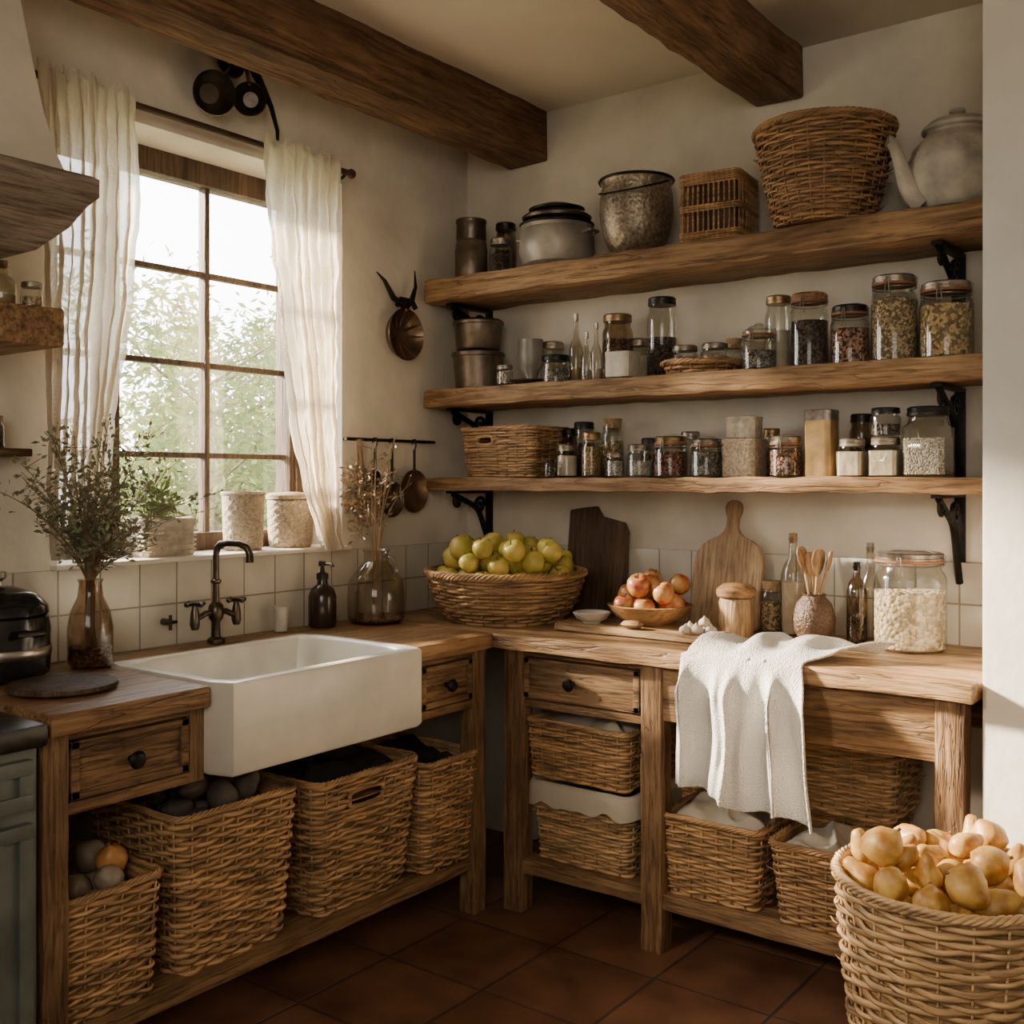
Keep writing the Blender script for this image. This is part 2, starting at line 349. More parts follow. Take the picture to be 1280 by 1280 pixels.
# ---------------------------------------------------------------- wicker
def weave(a,b,cr,h,bot,bulge=0,pitch=.0125,span=.046,holes=(),seg=5,gap=.5):
    per=4*(a+b)-8*min(cr,a,b)+2*pi*min(cr,a,b); stakes=max(8,2*round(per/span/2)); rows=max(3,round(h/pitch))
    mb=MB(); n=stakes*seg; P=rrpath(a,b,cr,n); hh=h/rows*gap; th=pitch*.34; amp=pitch*.46
    def sc(z): t=z/h; return bot+(1-bot)*t+bulge*sin(pi*t)
    def inhole(t,z):
        for (tc,tw,z0,z1) in holes:
            if abs((t-tc+.5)%1-.5)<tw and z0<z<z1: return True
        return False
    sd=R.uniform(0,50)
    for i in range(rows):
        z0=(i+.5)*h/rows; s=sc(z0); vs=[];fs=[]; ph=pi*i; am=amp*R.uniform(.7,1.35); jz=R.uniform(-.25,.25)*hh; tk=R.uniform(.70,1.12)
        for k,(x,y,nx,ny) in enumerate(P):
            t=k/n; off=am*cos(pi*stakes*t+ph)*(1+.35*noise.noise(Vector((x*20,y*20,i+sd))))+R.uniform(-.0004,.0004)
            zj=z0+jz+hh*1.0*noise.noise(Vector((x*6,y*6,i*.35+sd)))+hh*.10*sin(pi*stakes*t+ph)
            for q in range(6):
                A=2*pi*q/6; ra=off+th*tk*cos(A); vs.append((x*s+nx*ra,y*s+ny*ra,zj+hh*tk*sin(A)))
        for k in range(n):
            if inhole((k+.5)/n,z0): continue
            k2=(k+1)%n
            for q in range(6):
                q2=(q+1)%6; fs.append((k*6+q,k2*6+q,k2*6+q2,k*6+q2))
        mb.add(vs,fs)
    Ps=rrpath(a,b,cr,stakes)
    for k,(x,y,nx,ny) in enumerate(Ps):
        if inhole(k/stakes,h*.8): continue
        mb.tube([(x*sc(z),y*sc(z),z) for z in (0,h*.33,h*.66,h)],.003,5)
    m=12; vs=[];fs=[]; off=-(amp+th)
    for i in range(m+1):
        z=h*i/m*.98; s=sc(z)
        for (x,y,nx,ny) in P: vs.append((x*s+nx*off,y*s+ny*off,z+.002))
    for i in range(m):
        for k in range(n):
            if inhole((k+.5)/n,h*(i+.5)/m): continue
            fs.append((i*n+k,i*n+(k+1)%n,(i+1)*n+(k+1)%n,(i+1)*n+k))
    fs.append(tuple(range(n))); mb.add(vs,fs)
    for _ in range(int(rows*1.4)):
        k=R.randrange(n); x,y,nx,ny=P[k]; z=R.uniform(.1,.95)*h; s=sc(z)
        if inhole(k/n,z): continue
        p=Vector((x*s+nx*(amp+th),y*s+ny*(amp+th),z)); tx=Vector((-ny,nx,0))*R.choice((-1,1))
        mb.tube([p-Vector((nx,ny,0))*.006,p,p+tx*.012+Vector((nx,ny,.3))*.006,p+tx*.022+Vector((nx,ny,.6))*.010],[.0018,.0018,.0015,.001],4)
    return mb
def rope(a,b,cr,z,r=.0055,R0=.006,n=180):
    P=rrpath(a,b,cr,n); per=4*(a+b)-8*min(cr,a,b)+2*pi*min(cr,a,b); turns=max(6,int(per/.085)); mb=MB(); sd=R.uniform(0,9)
    for s in range(5):
        pts=[]; q=R.uniform(.85,1.15)
        for k,(x,y,nx,ny) in enumerate(P):
            A=2*pi*(turns*k/n+s/5); dz=.003*noise.noise(Vector((x*9,y*9,sd))); pts.append((x+nx*R0*q*cos(A),y+ny*R0*q*cos(A),z+dz+R0*q*sin(A)))
        mb.tube(pts,r*.68*R.uniform(.85,1.15),6,closed=True)
    return mb
def basket(label,loc,a,b,cr,h,bot=.85,rz=0,mat=wick,bulge=0,holes=(),lining=None,name='wicker_basket',group=None,pitch=.0125,span=.046,rim=.0055,lmat=None,seg=5,gap=.5):
    t=thing(name,label,'basket',loc,rz,group)
    obj('body',weave(a,b,cr,h,bot,bulge,pitch,span,holes,seg,gap),mat,t,recalc=False,ang=None)
    obj('rim',rope(a,b,cr,h,rim,rim*1.1),mat,t,recalc=False,ang=None)
    for (tc,tw,z0,z1) in holes:
        n=200; P=rrpath(a,b,cr,n); zm=(z0+z1)/2; hz=(z1-z0)/2*1.05; pts=[]
        for k in range(24):
            A=2*pi*k/24; c_=math.copysign(abs(cos(A))**.6,cos(A)); s_=math.copysign(abs(sin(A))**.6,sin(A))
            x,y,nx,ny=P[int(((tc+tw*c_)%1)*n)%n]; z=zm+hz*s_; sc=bot+(1-bot)*z/h+bulge*sin(pi*z/h)
            pts.append((x*sc+nx*.004,y*sc+ny*.004,z))
        mb=MB(); mb.tube(pts,.0065,6,closed=True); obj('handle',mb,mat,t,recalc=False)
    if lining is not None:
        s=bot+(1-bot)*lining/h-.05
        mb=MB(); mb.loft([rr(a*s,b*s,cr*s,lining-.004),rr(a*s,b*s,cr*s,lining)]); obj('lining',mb,lmat or wickd,t)
    return t

ZS=.178
g='wicker baskets under the sink worktop'
basket('low wicker basket of onions at the left end of lower shelf',(.40,-1.95,ZS),.17,.135,.03,.28,.9,lining=.20,group=g)
basket('tall wicker basket filled with dark potatoes left of the sink',(.37,-1.585,ZS),.20,.185,.035,.385,.86,lining=.30,group=g,pitch=.0135)
basket('tall wicker basket with a cut-out handle slot below the sink',(.38,-1.14,ZS),.20,.205,.035,.37,.84,lining=.30,group=g,holes=[(.1,.045,.285,.33)],pitch=.0135)
basket('wicker basket at the right end of the shelf beneath the small drawer',(.40,-.79,ZS),.19,.125,.03,.335,.88,lining=.27,group=g)
ZB=.173
g2='wicker baskets under the long worktop'
basket('square wicker basket with a cream cloth liner at the bottom of its stack',(.90,-.40,ZB),.18,.16,.03,.235,.9,mat=wickl,group=g2,lining=.18,pitch=.011)
basket('wicker basket of folded cloths stacked on the cloth-lined basket',(.89,-.41,ZB+.262),.185,.16,.03,.175,.94,group=g2,lining=.13,pitch=.011)
basket('low wicker basket of pale cloths beside the middle table leg',(1.335,-.43,ZB),.155,.14,.03,.225,.88,group=g2,lining=.17,pitch=.011)
basket('small wicker basket of grey cloths in front right of the stack',(1.665,-.455,ZB),.14,.125,.03,.215,.84,group=g2,lining=.16,pitch=.011)
basket('wicker basket at the back bearing the one behind the towel',(1.565,-.16,ZB),.18,.125,.03,.225,.9,group=g2,pitch=.015)
basket('wicker basket stacked high behind the hanging towel',(1.575,-.19,ZB+.24),.215,.145,.03,.235,.92,mat=wickl,group=g2,lining=.17,pitch=.011)
basket('wicker basket at the back behind the middle table leg',(1.17,-.16,ZB),.14,.12,.03,.40,.9,group=g2,lining=.33)
fb=(2.09,-.92)
basket('large round wicker basket of golden onions on the tiled floor',(fb[0],fb[1],0),.237,.237,.237,.52,.78,mat=wickl,lining=.44,pitch=.0155,span=.066,rim=.007,seg=7)
ZT=.885
basket('wide shallow wicker basket piled with yellow-green apples in the corner',(.45,-.34,ZT),.272,.272,.272,.165,.72,mat=wick,bulge=.05,lining=.115,rim=.008,span=.05,pitch=.0115)
S1,S2,S3=2.12,1.71,1.38
x=bx(1031,-.2)
basket('big flared round wicker basket on the top shelf',(x,-.205,S1),.2,.2,.2,.285,.68,mat=wickd,rim=.007,bulge=.02,pitch=.012,span=.05)
x=bx(899,-.16)
t=thing('wicker_crate','square open-weave wicker crate on the top shelf','basket',(x,-.16,S1+.001),.1)
a=.095; hh=.205; mb=MB()
P=rrpath(a,a,.01,44)
for k,(px_,py_,nx,ny) in enumerate(P): mb.tube([(px_,py_,.01),(px_+nx*.003*R.uniform(-1,1)-ny*.002*R.uniform(-1,1),py_+ny*.003*R.uniform(-1,1)+nx*.002*R.uniform(-1,1),hh*.5),(px_,py_,hh-.005)],R.uniform(.0026,.0042),5)
obj('stakes',mb,wickd,t)
for z0_,nr in ((.008,4),(.10,3),(.185,5)):
    mb=MB()
    for j in range(nr):
        for sg in (1,-1):
            Q=rrpath(a,a,.01,132); mb.tube([(p[0]+p[2]*.005*sg*cos(pi*k/3),p[1]+p[3]*.005*sg*cos(pi*k/3),z0_+j*.0075) for k,p in enumerate(Q)],.0032,5,closed=True)
    obj('woven_band',mb,wick,t)
mb=MB(); mb.loft([rr(a*.95,a*.95,.01,.0),rr(a*.95,a*.95,.01,.006)]); obj('base',mb,wickd,t)
mb=MB(); mb.loft([rr(a*.93,a*.93,.01,hh-.012),rr(a*.93,a*.93,.01,hh-.006)]); obj('lid',mb,wickd,t)
mb=MB(); mb.loft([rr(a-.012,a-.012,.01,.01),rr(a-.012,a-.012,.01,hh-.014)],False,False); obj('lining',mb,boardd,t)
x=bx(640,-.15)
basket('rectangular wicker basket with a dark handle slot on the lowest shelf',(x+.02,-.155,S3),.165,.115,.02,.175,.9,mat=wick,holes=[(.79,.035,.118,.148)],pitch=.010)
x=bx(878,-.17)
basket('flat round wicker tray on the middle shelf',(x,-.175,S2),.125,.125,.125,.035,.85,mat=wick,name='wicker_tray')
ysl=ly(201,-.07)
t=thing('planter_box','small pale textured planter box on the window sill','planter',(-.07,ysl,1.143))
mb=MB(); A_,B_=.055,.088; mb.loft([rr(A_*.96,B_*.96,.008,0),rr(A_,B_,.008,.008),rr(A_*.98,B_*.98,.008,.085),rr(A_*1.04,B_*1.04,.008,.09),rr(A_*1.04,B_*1.04,.008,.112),rr(A_*.92,B_*.92,.008,.112),rr(A_*.92,B_*.92,.008,.095)]); obj('body',mb,palebox,t)
mb=MB()
for k in range(5): mb.tube([(p[0],p[1],.018+k*.014) for p in rrpath(A_*1.0,B_*1.0,.008,60)],.0035,5,closed=True)
obj('carved_band',mb,palebox,t)

# cloth contents
def cloth_pad(label,loc,a,b,amp,mat,name='folded_cloth',seed=0,lift=.02):
    n=44; vs=[];fs=[]; th=seed*1.3
    for i in range(n+1):
        for j in range(n+1):
            u=i/n*2-1; v=j/n*2-1
            wv=noise.noise(Vector((u*1.3+seed,v*1.3,2)))
            s_=(u*cos(th)+v*sin(th))*2.6+wv*2.2
            rdg=(1-abs(sin(s_)))**1.5
            rc=max(0,1-(abs(u)**3.5+abs(v)**3.5)/1.6)
            z=(lift*(.55+.6*noise.noise(Vector((u*.9,v*.9,seed))))+amp*.45*rdg)*rc**.6+.012*noise.noise(Vector((u*3.5,v*3.5,seed)))*rc
            vs.append((u*a,v*b,max(z,.001)))
    for i in range(n):
        for j in range(n): q=i*(n+1)+j; fs.append((q,q+1,q+n+2,q+n+1))
    mb=MB(); mb.add(vs,fs); o=obj(name,mb,mat,None,loc=loc,recalc=False,ang=None); return tag(o,label,'cloth')
cloth_pad('rumpled cream cloths inside the upper stacked basket',(.89,-.41,ZB+.262+.132),.165,.14,.06,cloth_c,seed=3,lift=.085)
cloth_pad('rumpled pale cloths in the basket beside the middle table leg',(1.335,-.43,ZB+.172),.138,.12,.06,cloth_c,seed=8,lift=.11)
cloth_pad('grey cloths in the small front right basket',(1.665,-.455,ZB+.162),.122,.105,.06,cloth_c,seed=12,lift=.09)
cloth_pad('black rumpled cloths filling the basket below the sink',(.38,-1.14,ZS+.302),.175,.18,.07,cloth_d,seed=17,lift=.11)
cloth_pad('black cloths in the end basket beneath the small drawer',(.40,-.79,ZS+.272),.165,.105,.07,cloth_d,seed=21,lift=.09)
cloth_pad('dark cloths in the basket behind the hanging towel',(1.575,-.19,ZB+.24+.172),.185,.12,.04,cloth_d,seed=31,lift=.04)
mb=MB(); n=96; P=rrpath(.18,.16,.03,n); rings=[]
for (o_,z) in ((-.016,.185),(-.014,.235),(-.006,.25),(.012,.252),(.021,.235),(.023,.205),(.024,.18)):
    ring=[]
    for k,(x,y,nx,ny) in enumerate(P):
        wv=noise.noise(Vector((x*14,y*14,1)))
        z_=z+(wv*.05 if z<.22 and o_>0 else wv*.006)
        ring.append((x+nx*(o_+.008*wv),y+ny*(o_+.008*wv),z_))
    rings.append(ring)
mb.loft(rings,False,False); o=obj('basket_liner',mb,cloth_c,None,loc=(.90,-.40,ZB),recalc=False,ang=None); tag(o,'cream cloth liner folded over the rim of the bottom basket','cloth')

# ---------------------------------------------------------------- fruit
def fruit(name,label,cat,r,mat,group,kind='apple',seed=0):
    t=thing(name,label,cat,(0,0,0),0,group); st=None
    if kind=='apple':
        prof=[(0,-.78),(.15,-.86),(.4,-.88),(.7,-.66),(.93,-.25),(1,.12),(.92,.5),(.68,.8),(.38,.9),(.15,.8),(0,.62)]; st=[(0,0,.6),(.04,0,.85),(.12,0,1.12)]; sr=.05
    elif kind=='onion':
        prof=[(0,-.9),(.12,-.92),(.5,-.85),(.85,-.5),(1,0),(.95,.38),(.76,.68),(.5,.88),(.28,1.02),(.15,1.14),(0,1.16)]; st=[(0,0,1.08),(.03,0,1.2),(.08,0,1.3)]; sr=.09
    elif kind=='garlic':
        prof=[(0,-.7),(.5,-.68),(.9,-.35),(1,0),(.8,.4),(.35,.7),(.15,1),(0,1.15)]
    else:
        prof=[(0,-1.1),(.3,-1.05),(.62,-.85),(.84,-.45),(.88,.0),(.74,.5),(.54,.95),(.40,1.25),(.24,1.42),(0,1.47)]
    mb=MB(); mb.lathe([(a*r,b*r) for a,b in prof],20)
    if kind!='apple':
        mb.v=[tuple(Vector(v)*(1+.24*noise.noise(Vector(v)/r*.9+Vector((len(name)+seed,seed,0))))) for v in mb.v]
    obj('body',mb,mat,t,ang=None)
    if st: mb=MB(); mb.tube([tuple(c*r for c in p) for p in st],sr*r,5); obj('stem',mb,stem_m if kind=='apple' else dstem,t)
    return t
def pile(Rx,Ry,n,r,tries=24,z0=0,ov=.97):
    P=[]
    for i in range(n):
        best=None; rr_=r*R.uniform(.85,1.12)
        for _ in range(tries):
            a=R.uniform(0,2*pi); q=math.sqrt(R.random()); x=q*(Rx-rr_)*cos(a); y=q*(Ry-rr_)*sin(a)
            z=z0+rr_*.95
            for (X,Y,Z,r2) in P:
                d2=(x-X)**2+(y-Y)**2; s=(rr_+r2)*ov
                if d2<s*s: z=max(z,Z+math.sqrt(s*s-d2))
            if best is None or z<best[2]: best=(x,y,z,rr_)
        P.append(best)
    return P
def fill(protos,base,P,r,tilt=.8):
    if not isinstance(protos,list): protos=[protos]
    used=set()
    for i,(x,y,z,q) in enumerate(P):
        rot=(R.uniform(-tilt,tilt),R.uniform(-tilt,tilt),R.uniform(0,6.28)); loc=(base[0]+x,base[1]+y,base[2]+z); k=i%len(protos)
        if k not in used: p=protos[k]; p.location=loc; p.rotation_euler=rot; p.scale=(q/r,)*3; used.add(k)
        else: dup(protos[k],loc,rot,q/r)
p=fruit('green_apple','yellow-green apple piled in the wide shallow wicker basket','apple',.038,gapple,'green apples in the worktop basket')
fill(p,(.45,-.34,ZT+.115),pile(.25,.25,56,.038,60),.038,.6)
lb='golden onion heaped in the large round floor basket'; gg='golden onions in the floor basket'
p=[fruit('onion',lb,'onion',.041,goldp,gg,'onion',1),fruit('onion',lb,'onion',.037,goldp,gg,'long',4),fruit('onion',lb,'onion',.037,goldp,gg,'long',9)]
fill(p,(fb[0],fb[1],.44),pile(.222,.222,40,.039,40,ov=.93),.041,1.2)
yb=-.31; xb=bx(813,yb)
def bowl(label,loc,r,h,mat,name='wooden_bowl'):
    mb=MB(); mb.lathe([(0,0),(r*.45,0),(r*.5,.006),(r*.8,h*.4),(r,h),(r-.006,h+.002),(r*.76,h*.45),(r*.4,.02),(0,.016)],40)
    o=obj(name,mb,mat,None,loc=loc); return tag(o,label,'bowl')
zb=ZT+.025
bowl('wide wooden bowl of red apples on the flat serving board',(xb,yb,zb),.138,.062,bowl_m)
p=fruit('red_apple','mottled red and yellow apple in the wide wooden bowl','apple',.040,rapple,'red apples in the wooden bowl')
fill(p,(xb,yb,zb+.022),pile(.13,.13,12,.038,60),.040,.6)
def slab(name,label,pts,th,loc,rot,mat):
    bm=bmesh.new(); vs=[bm.verts.new((p[0],0,p[1])) for p in pts]; f=bm.faces.new(vs)
    r_=bmesh.ops.extrude_face_region(bm,geom=[f]); bmesh.ops.translate(bm,vec=(0,th,0),verts=[v for v in r_['geom'] if isinstance(v,bmesh.types.BMVert)])
    bmesh.ops.bevel(bm,geom=[e for e in bm.edges if e.calc_face_angle(0)>1.2],offset=.003,segments=2,affect='EDGES')
    bm.verts.index_update(); mb=MB(); mb.add([v.co[:] for v in bm.verts],[[v.index for v in f.verts] for f in bm.faces]); bm.free()
    o=obj(name,mb,mat,None,loc=loc); o.rotation_euler=rot; tag(o,label,'cutting board'); return o
pts=[(-.29,-.08),(-.27,-.12),(.25,-.125),(.27,-.10),(.265,.09),(.24,.11),(-.25,.10),(-.285,.07)]
slab('cutting_board','low flat serving board carrying the apple bowl',pts,.022,(bx(808,-.35),-.35,ZT+.025),(-pi/2,0,0),boardf)
p=fruit('garlic_bulb','small garlic bulb on the flat serving board beside the bowl','garlic',.02,garlic,'garlic bulbs on the board','garlic')
gx=bx(862,-.42)
fill(p,(gx,-.42,zb),[(.0,.0,.014,.02),(.035,-.02,.014,.02),(.04,.025,.014,.018),(.068,.0,.014,.02),(.005,-.04,.014,.018),(.05,.0,.036,.018)],.02,.2)
bowl('small cream dish at the left end of the serving board',(bx(742,-.39),-.40,zb),.062,.034,whitec,'shallow_dish')
spoonx=bx(790,-.45)
mb=MB(); mb.lathe([(0,-.006),(.02,-.004),(.028,.002),(.02,.008),(0,.010)],16); mb.xf(Matrix.Diagonal((1.4,1,1.6,1))); o=obj('bread_roll',mb,boardf,None,loc=(spoonx,-.45,zb+.011)); tag(o,'small flat bread piece at the front edge of the serving board','bread')
p=fruit('onion','pale onion in the low basket at the left end','onion',.036,onionw,'onions in the left end basket','onion')
fill(p,(.40,-1.95,ZS+.2),pile(.15,.12,11,.036,40),.036,1.)
p=fruit('onion','single orange onion lying on top in the left end basket','onion',.036,onionm,None,'onion')
p.location=(.45,-1.875,ZS+.30); p.rotation_euler=(.3,.2,0)
p=fruit('potato','dark potato in the tall basket left of the sink','potato',.036,potato,'dark potatoes in the tall basket','onionish')
fill(p,(.37,-1.585,ZS+.30),pile(.18,.165,24,.036,40),.036,1.4)

# ---------------------------------------------------------------- kitchen tables & worktops
AZ0,AZ1=.655,.835
def one(name,mat,parent,*a):
    mb=MB(); mb.box(*a); return obj(name,mb,mat,parent)
def knob(parent,x,y,z,ax):
    mb=MB(); mb.lathe([(0,0),(.008,0),(.007,.012),(.018,.02),(.021,.028),(.015,.036),(0,.038)],18)
    Mx=Matrix.Rotation(pi/2,4,'Y') if ax=='x' else Matrix.Rotation(pi/2,4,'X')
    mb.xf(Matrix.Translation((x,y,z))@Mx); return obj('knob',mb,iron,parent)
t=thing('kitchen_base_table','open oak base unit under the sink with two drawers and lower shelf','cabinet',(0,0,0))
for y in (-2.095,-1.735,-.965,-.665):
    for x in (.535,.05):
        if y in(-1.735,-.965): one('stile',fz,t,x,x+.055,y-.02,y+.02,AZ0,AZ1,.003,.1,.001); continue
        one('leg',fz,t,x,x+.06,y-.03,y+.03,0,AZ1,.005,.07,.003,y)
for y0,y1 in ((-2.065,-1.755),(-.945,-.695)):
    one('apron',fy,t,.56,.59,y0,y1,AZ1-.02,AZ1,.002); one('apron',fy,t,.56,.59,y0,y1,AZ0,AZ0+.025,.002); one('apron',fy,t,.04,.07,y0,y1,AZ0,AZ1,.002)
    mb=MB(); mb.box(.555,.585,y0+.006,y1-.006,AZ0+.03,AZ1-.025,.003)
    mb.box(.582,.594,y0+.006,y1-.006,AZ0+.03,AZ0+.048,.002); mb.box(.582,.594,y0+.006,y1-.006,AZ1-.042,AZ1-.025,.002)
    mb.box(.582,.594,y0+.006,y0+.026,AZ0+.03,AZ1-.025,.002); mb.box(.582,.594,y1-.026,y1-.006,AZ0+.03,AZ1-.025,.002)
    d=obj('drawer',mb,fy,t); knob(d,.585,(y0+y1)/2,(AZ0+AZ1)/2,'x')
one('lower_shelf',fy,t,.02,.585,-2.12,-.64,ZS-.035,ZS-.001,.004,.08,.002)
one('sink_rail',fy,t,.20,.25,-1.755,-.945,.635,.664,.002); one('sink_rail',fy,t,.44,.49,-1.755,-.945,.635,.664,.002)
t=thing('kitchen_base_table','open oak base unit along the back wall with one drawer and lower shelf','cabinet',(0,0,0))
for x in (.635,1.135,1.965):
    for y in (-.595,-.08): one('leg',fz,t,x,x+.07,y,y+.065,0,AZ1,.006,.07,.004,x*9)
one('apron',fx,t,.705,1.135,-.585,-.555,AZ1-.02,AZ1,.002); one('apron',fx,t,.705,1.135,-.585,-.555,AZ0,AZ0+.025,.002)
one('apron',fx,t,1.205,1.965,-.585,-.55,AZ0+.02,AZ1,.004,.08,.002); one('apron',fx,t,.64,2.03,-.045,-.02,AZ0,AZ1,.003)
x0,x1=.711,1.129
mb=MB(); mb.box(x0,x1,-.58,-.55,AZ0+.03,AZ1-.025,.003)
for a in ((x0,x1,AZ0+.03,AZ0+.048),(x0,x1,AZ1-.042,AZ1-.025),(x0,x0+.02,AZ0+.03,AZ1-.025),(x1-.02,x1,AZ0+.03,AZ1-.025)): mb.box(a[0],a[1],-.59,-.578,a[2],a[3],.002)
d=obj('drawer',mb,fx,t); knob(d,(x0+x1)/2-.03,-.58,(AZ0+AZ1)/2,'y')
one('lower_shelf',fx,t,.63,2.035,-.585,-.02,ZB-.045,ZB-.001,.005,.08,.003)
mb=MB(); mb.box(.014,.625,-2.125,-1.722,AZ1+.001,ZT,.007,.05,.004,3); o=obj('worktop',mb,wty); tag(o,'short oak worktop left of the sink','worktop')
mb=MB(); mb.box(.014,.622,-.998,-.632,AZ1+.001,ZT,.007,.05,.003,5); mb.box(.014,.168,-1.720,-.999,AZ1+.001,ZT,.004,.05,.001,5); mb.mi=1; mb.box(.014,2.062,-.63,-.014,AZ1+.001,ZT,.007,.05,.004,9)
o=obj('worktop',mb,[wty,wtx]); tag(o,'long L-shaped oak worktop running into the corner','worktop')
# sink
t=thing('farmhouse_sink','white ceramic farmhouse sink with a deep apron front','sink',(.42,-1.36,.666))
a,b,h=.248,.355,.225
mb=MB(); mb.loft([rr(a-.008,b-.008,.02,0),rr(a,b,.025,.01),rr(a,b,.025,h-.01),rr(a-.003,b-.003,.024,h-.002),rr(a-.01,b-.01,.02,h),
 rr(a-.028,b-.028,.03,h),rr(a-.034,b-.034,.03,h-.003),rr(a-.038,b-.038,.035,h-.012),rr(a-.048,b-.048,.05,.05),rr(a-.07,b-.07,.06,.032),rr(a-.15,b-.15,.06,.028)],True,True)
obj('basin',mb,sinkm,t)
mb=MB(); mb.lathe([(0,.0285),(.035,.0285),(.04,.031),(.03,.033),(0,.030)],24); obj('drain',mb,steel,t)
# tap
fxp=.10; fyp=ly(270,fxp)
t=thing('kitchen_tap','aged bronze bridge tap with a squared hooked spout behind the sink','tap',(fxp,fyp,ZT+.003))
mb=MB(); mb.lathe([(0,.0),(.026,.0),(.026,.010),(.014,.018),(.012,.06),(.021,.072),(.024,.09),(.021,.11),(.013,.12),(.0,.122)],20); obj('base',mb,bronze,t)
pts=[(0,0,.1),(0,0,.2),(0,0,.262),(.003,.002,.280),(.014,.006,.292),(.035,.017,.295),(.065,.034,.293),(.085,.045,.282),(.092,.05,.264),(.092,.05,.238)]
mb=MB(); mb.tube(pts,[.011,.0095,.0095,.011,.011,.0095,.0095,.011,.011,.012],12); mb.lathe([(.011,0),(.016,.004),(.016,.010),(.011,.014)],16,(0,0,.175)); obj('spout',mb,bronze,t)
mb=MB(); mb.tube([(0,-.07,.075),(0,-.035,.09),(0,.035,.09),(0,.07,.075)],.009,10); obj('bridge',mb,bronze,t)
for s in (-1,1):
    mb=MB(); mb.tube([(0,.075*s,.045),(0,.075*s,.06),(0,.075*s,.09),(0,.075*s,.115)],[.010,.015,.013,.008],12)
    mb.tube([(-.027,.075*s,.120),(.027,.075*s,.120)],.006,8); mb.tube([(0,.075*s-.027,.120),(0,.075*s+.027,.120)],.006,8)
    for dx,dy in((.027,0),(-.027,0),(0,.027),(0,-.027)): mb.lathe([(0,-.009),(.009,-.004),(.009,.004),(0,.009)],8,(dx,.075*s+dy,.120))
    obj('cross_handle',mb,bronze,t)
yv=ly(206,.02); t=thing('wall_valve','small bronze cross valve mounted on the tiles left of the tap','tap',(.012,yv,.955))
mb=MB(); mb.tube([(0,0,0),(.035,0,0)],.011,10); obj('stem',mb,bronze,t)
mb=MB(); mb.tube([(.035,-.022,0),(.035,.022,0)],.005,8); mb.tube([(.035,0,-.022),(.035,0,.022)],.005,8); obj('cross_handle',mb,bronze,t)

# cooker
t=thing('range_cooker','sage grey painted cooker with a black top at the left edge','cooker',(0,0,0))
mb=MB(); mb.box(.03,.60,-2.92,-2.14,.0,.82,.004); obj('body',mb,sage,t)
mb=MB(); mb.box(.02,.635,-2.93,-2.132,.822,.872,.012); obj('hob_top',mb,stovetop,t)
for (z0,z1) in ((.70,.80),(.10,.67)):
    mb=MB(); mb.box(.60,.615,-2.90,-2.16,z0,z1,.003); mb.box(.615,.625,-2.90,-2.16,z1-.03,z1,.002); mb.box(.615,.625,-2.90,-2.16,z0,z0+.03,.002); mb.box(.615,.625,-2.19,-2.16,z0+.03,z1-.03,.002); mb.box(.615,.625,-2.9,-2.87,z0+.03,z1-.03,.002)
    obj('door' if z0<.5 else 'drawer',mb,sage,t)
mb=MB(); mb.tube([(.62,-2.75,.63),(.65,-2.75,.63),(.65,-2.3,.63),(.62,-2.3,.63)],.008,8); obj('handle',mb,iron,t)

# ---------------------------------------------------------------- wall shelves + brackets
labs=['thick oak top shelf holding pots and large baskets','oak middle shelf holding grain jars','thin oak lowest shelf holding spice jars and tins']
for i,(z,th) in enumerate(((S1,.085),(S2,.068),(S3,.048))):
    mb=MB(); mb.box(.03,2.062,-.30,-.001,z-th,z-.002,.008,.04,.006,i*7+1,low=.3); o=obj('wall_shelf',mb,shelf_m); tag(o,labs[i],'shelf')
nm=['top','middle','lowest']
for i,(z,th) in enumerate(((S1,.085),(S2,.068),(S3,.048))):
    for side,x in (('left',.115),('right',1.875)):
        t=thing('shelf_bracket','black iron scroll bracket at the %s end of the %s shelf'%(side,nm[i]),'bracket',(x,0,z-th-.003),0,'black iron shelf brackets')
        D=.25; V=.20 if side=='left' else .27
        mb=MB(); mb.box(-.016,.016,-D,-.001,-.010,0,.002); obj('arm',mb,iron,t)
        mb=MB(); mb.box(-.016,.016,-.010,-.001,-V,-.01,.002); obj('wall_plate',mb,iron,t)
        pts=[]
        for k in range(25):
            u=k/24; y=-.012-(D-.035)*(1-u)*(1-.35*sin(pi*u)); zq=-.012-(V-.02)*u*(1-.35*sin(pi*u)); pts.append((0,y,zq))
        mb=MB(); mb.tube(pts,.011,6)
        sp=[(0,-.065+.035*(1-k/22)*cos(k*.5),-.058+.035*(1-k/22)*sin(k*.5)) for k in range(20)]; mb.tube(sp,.008,6)
        sp=[(0,-D+.05+.024*(1-k/20)*cos(k*.5+2),-.04+.024*(1-k/20)*sin(k*.5+2)) for k in range(18)]; mb.tube(sp,.007,6)
        obj('scroll',mb,iron,t)

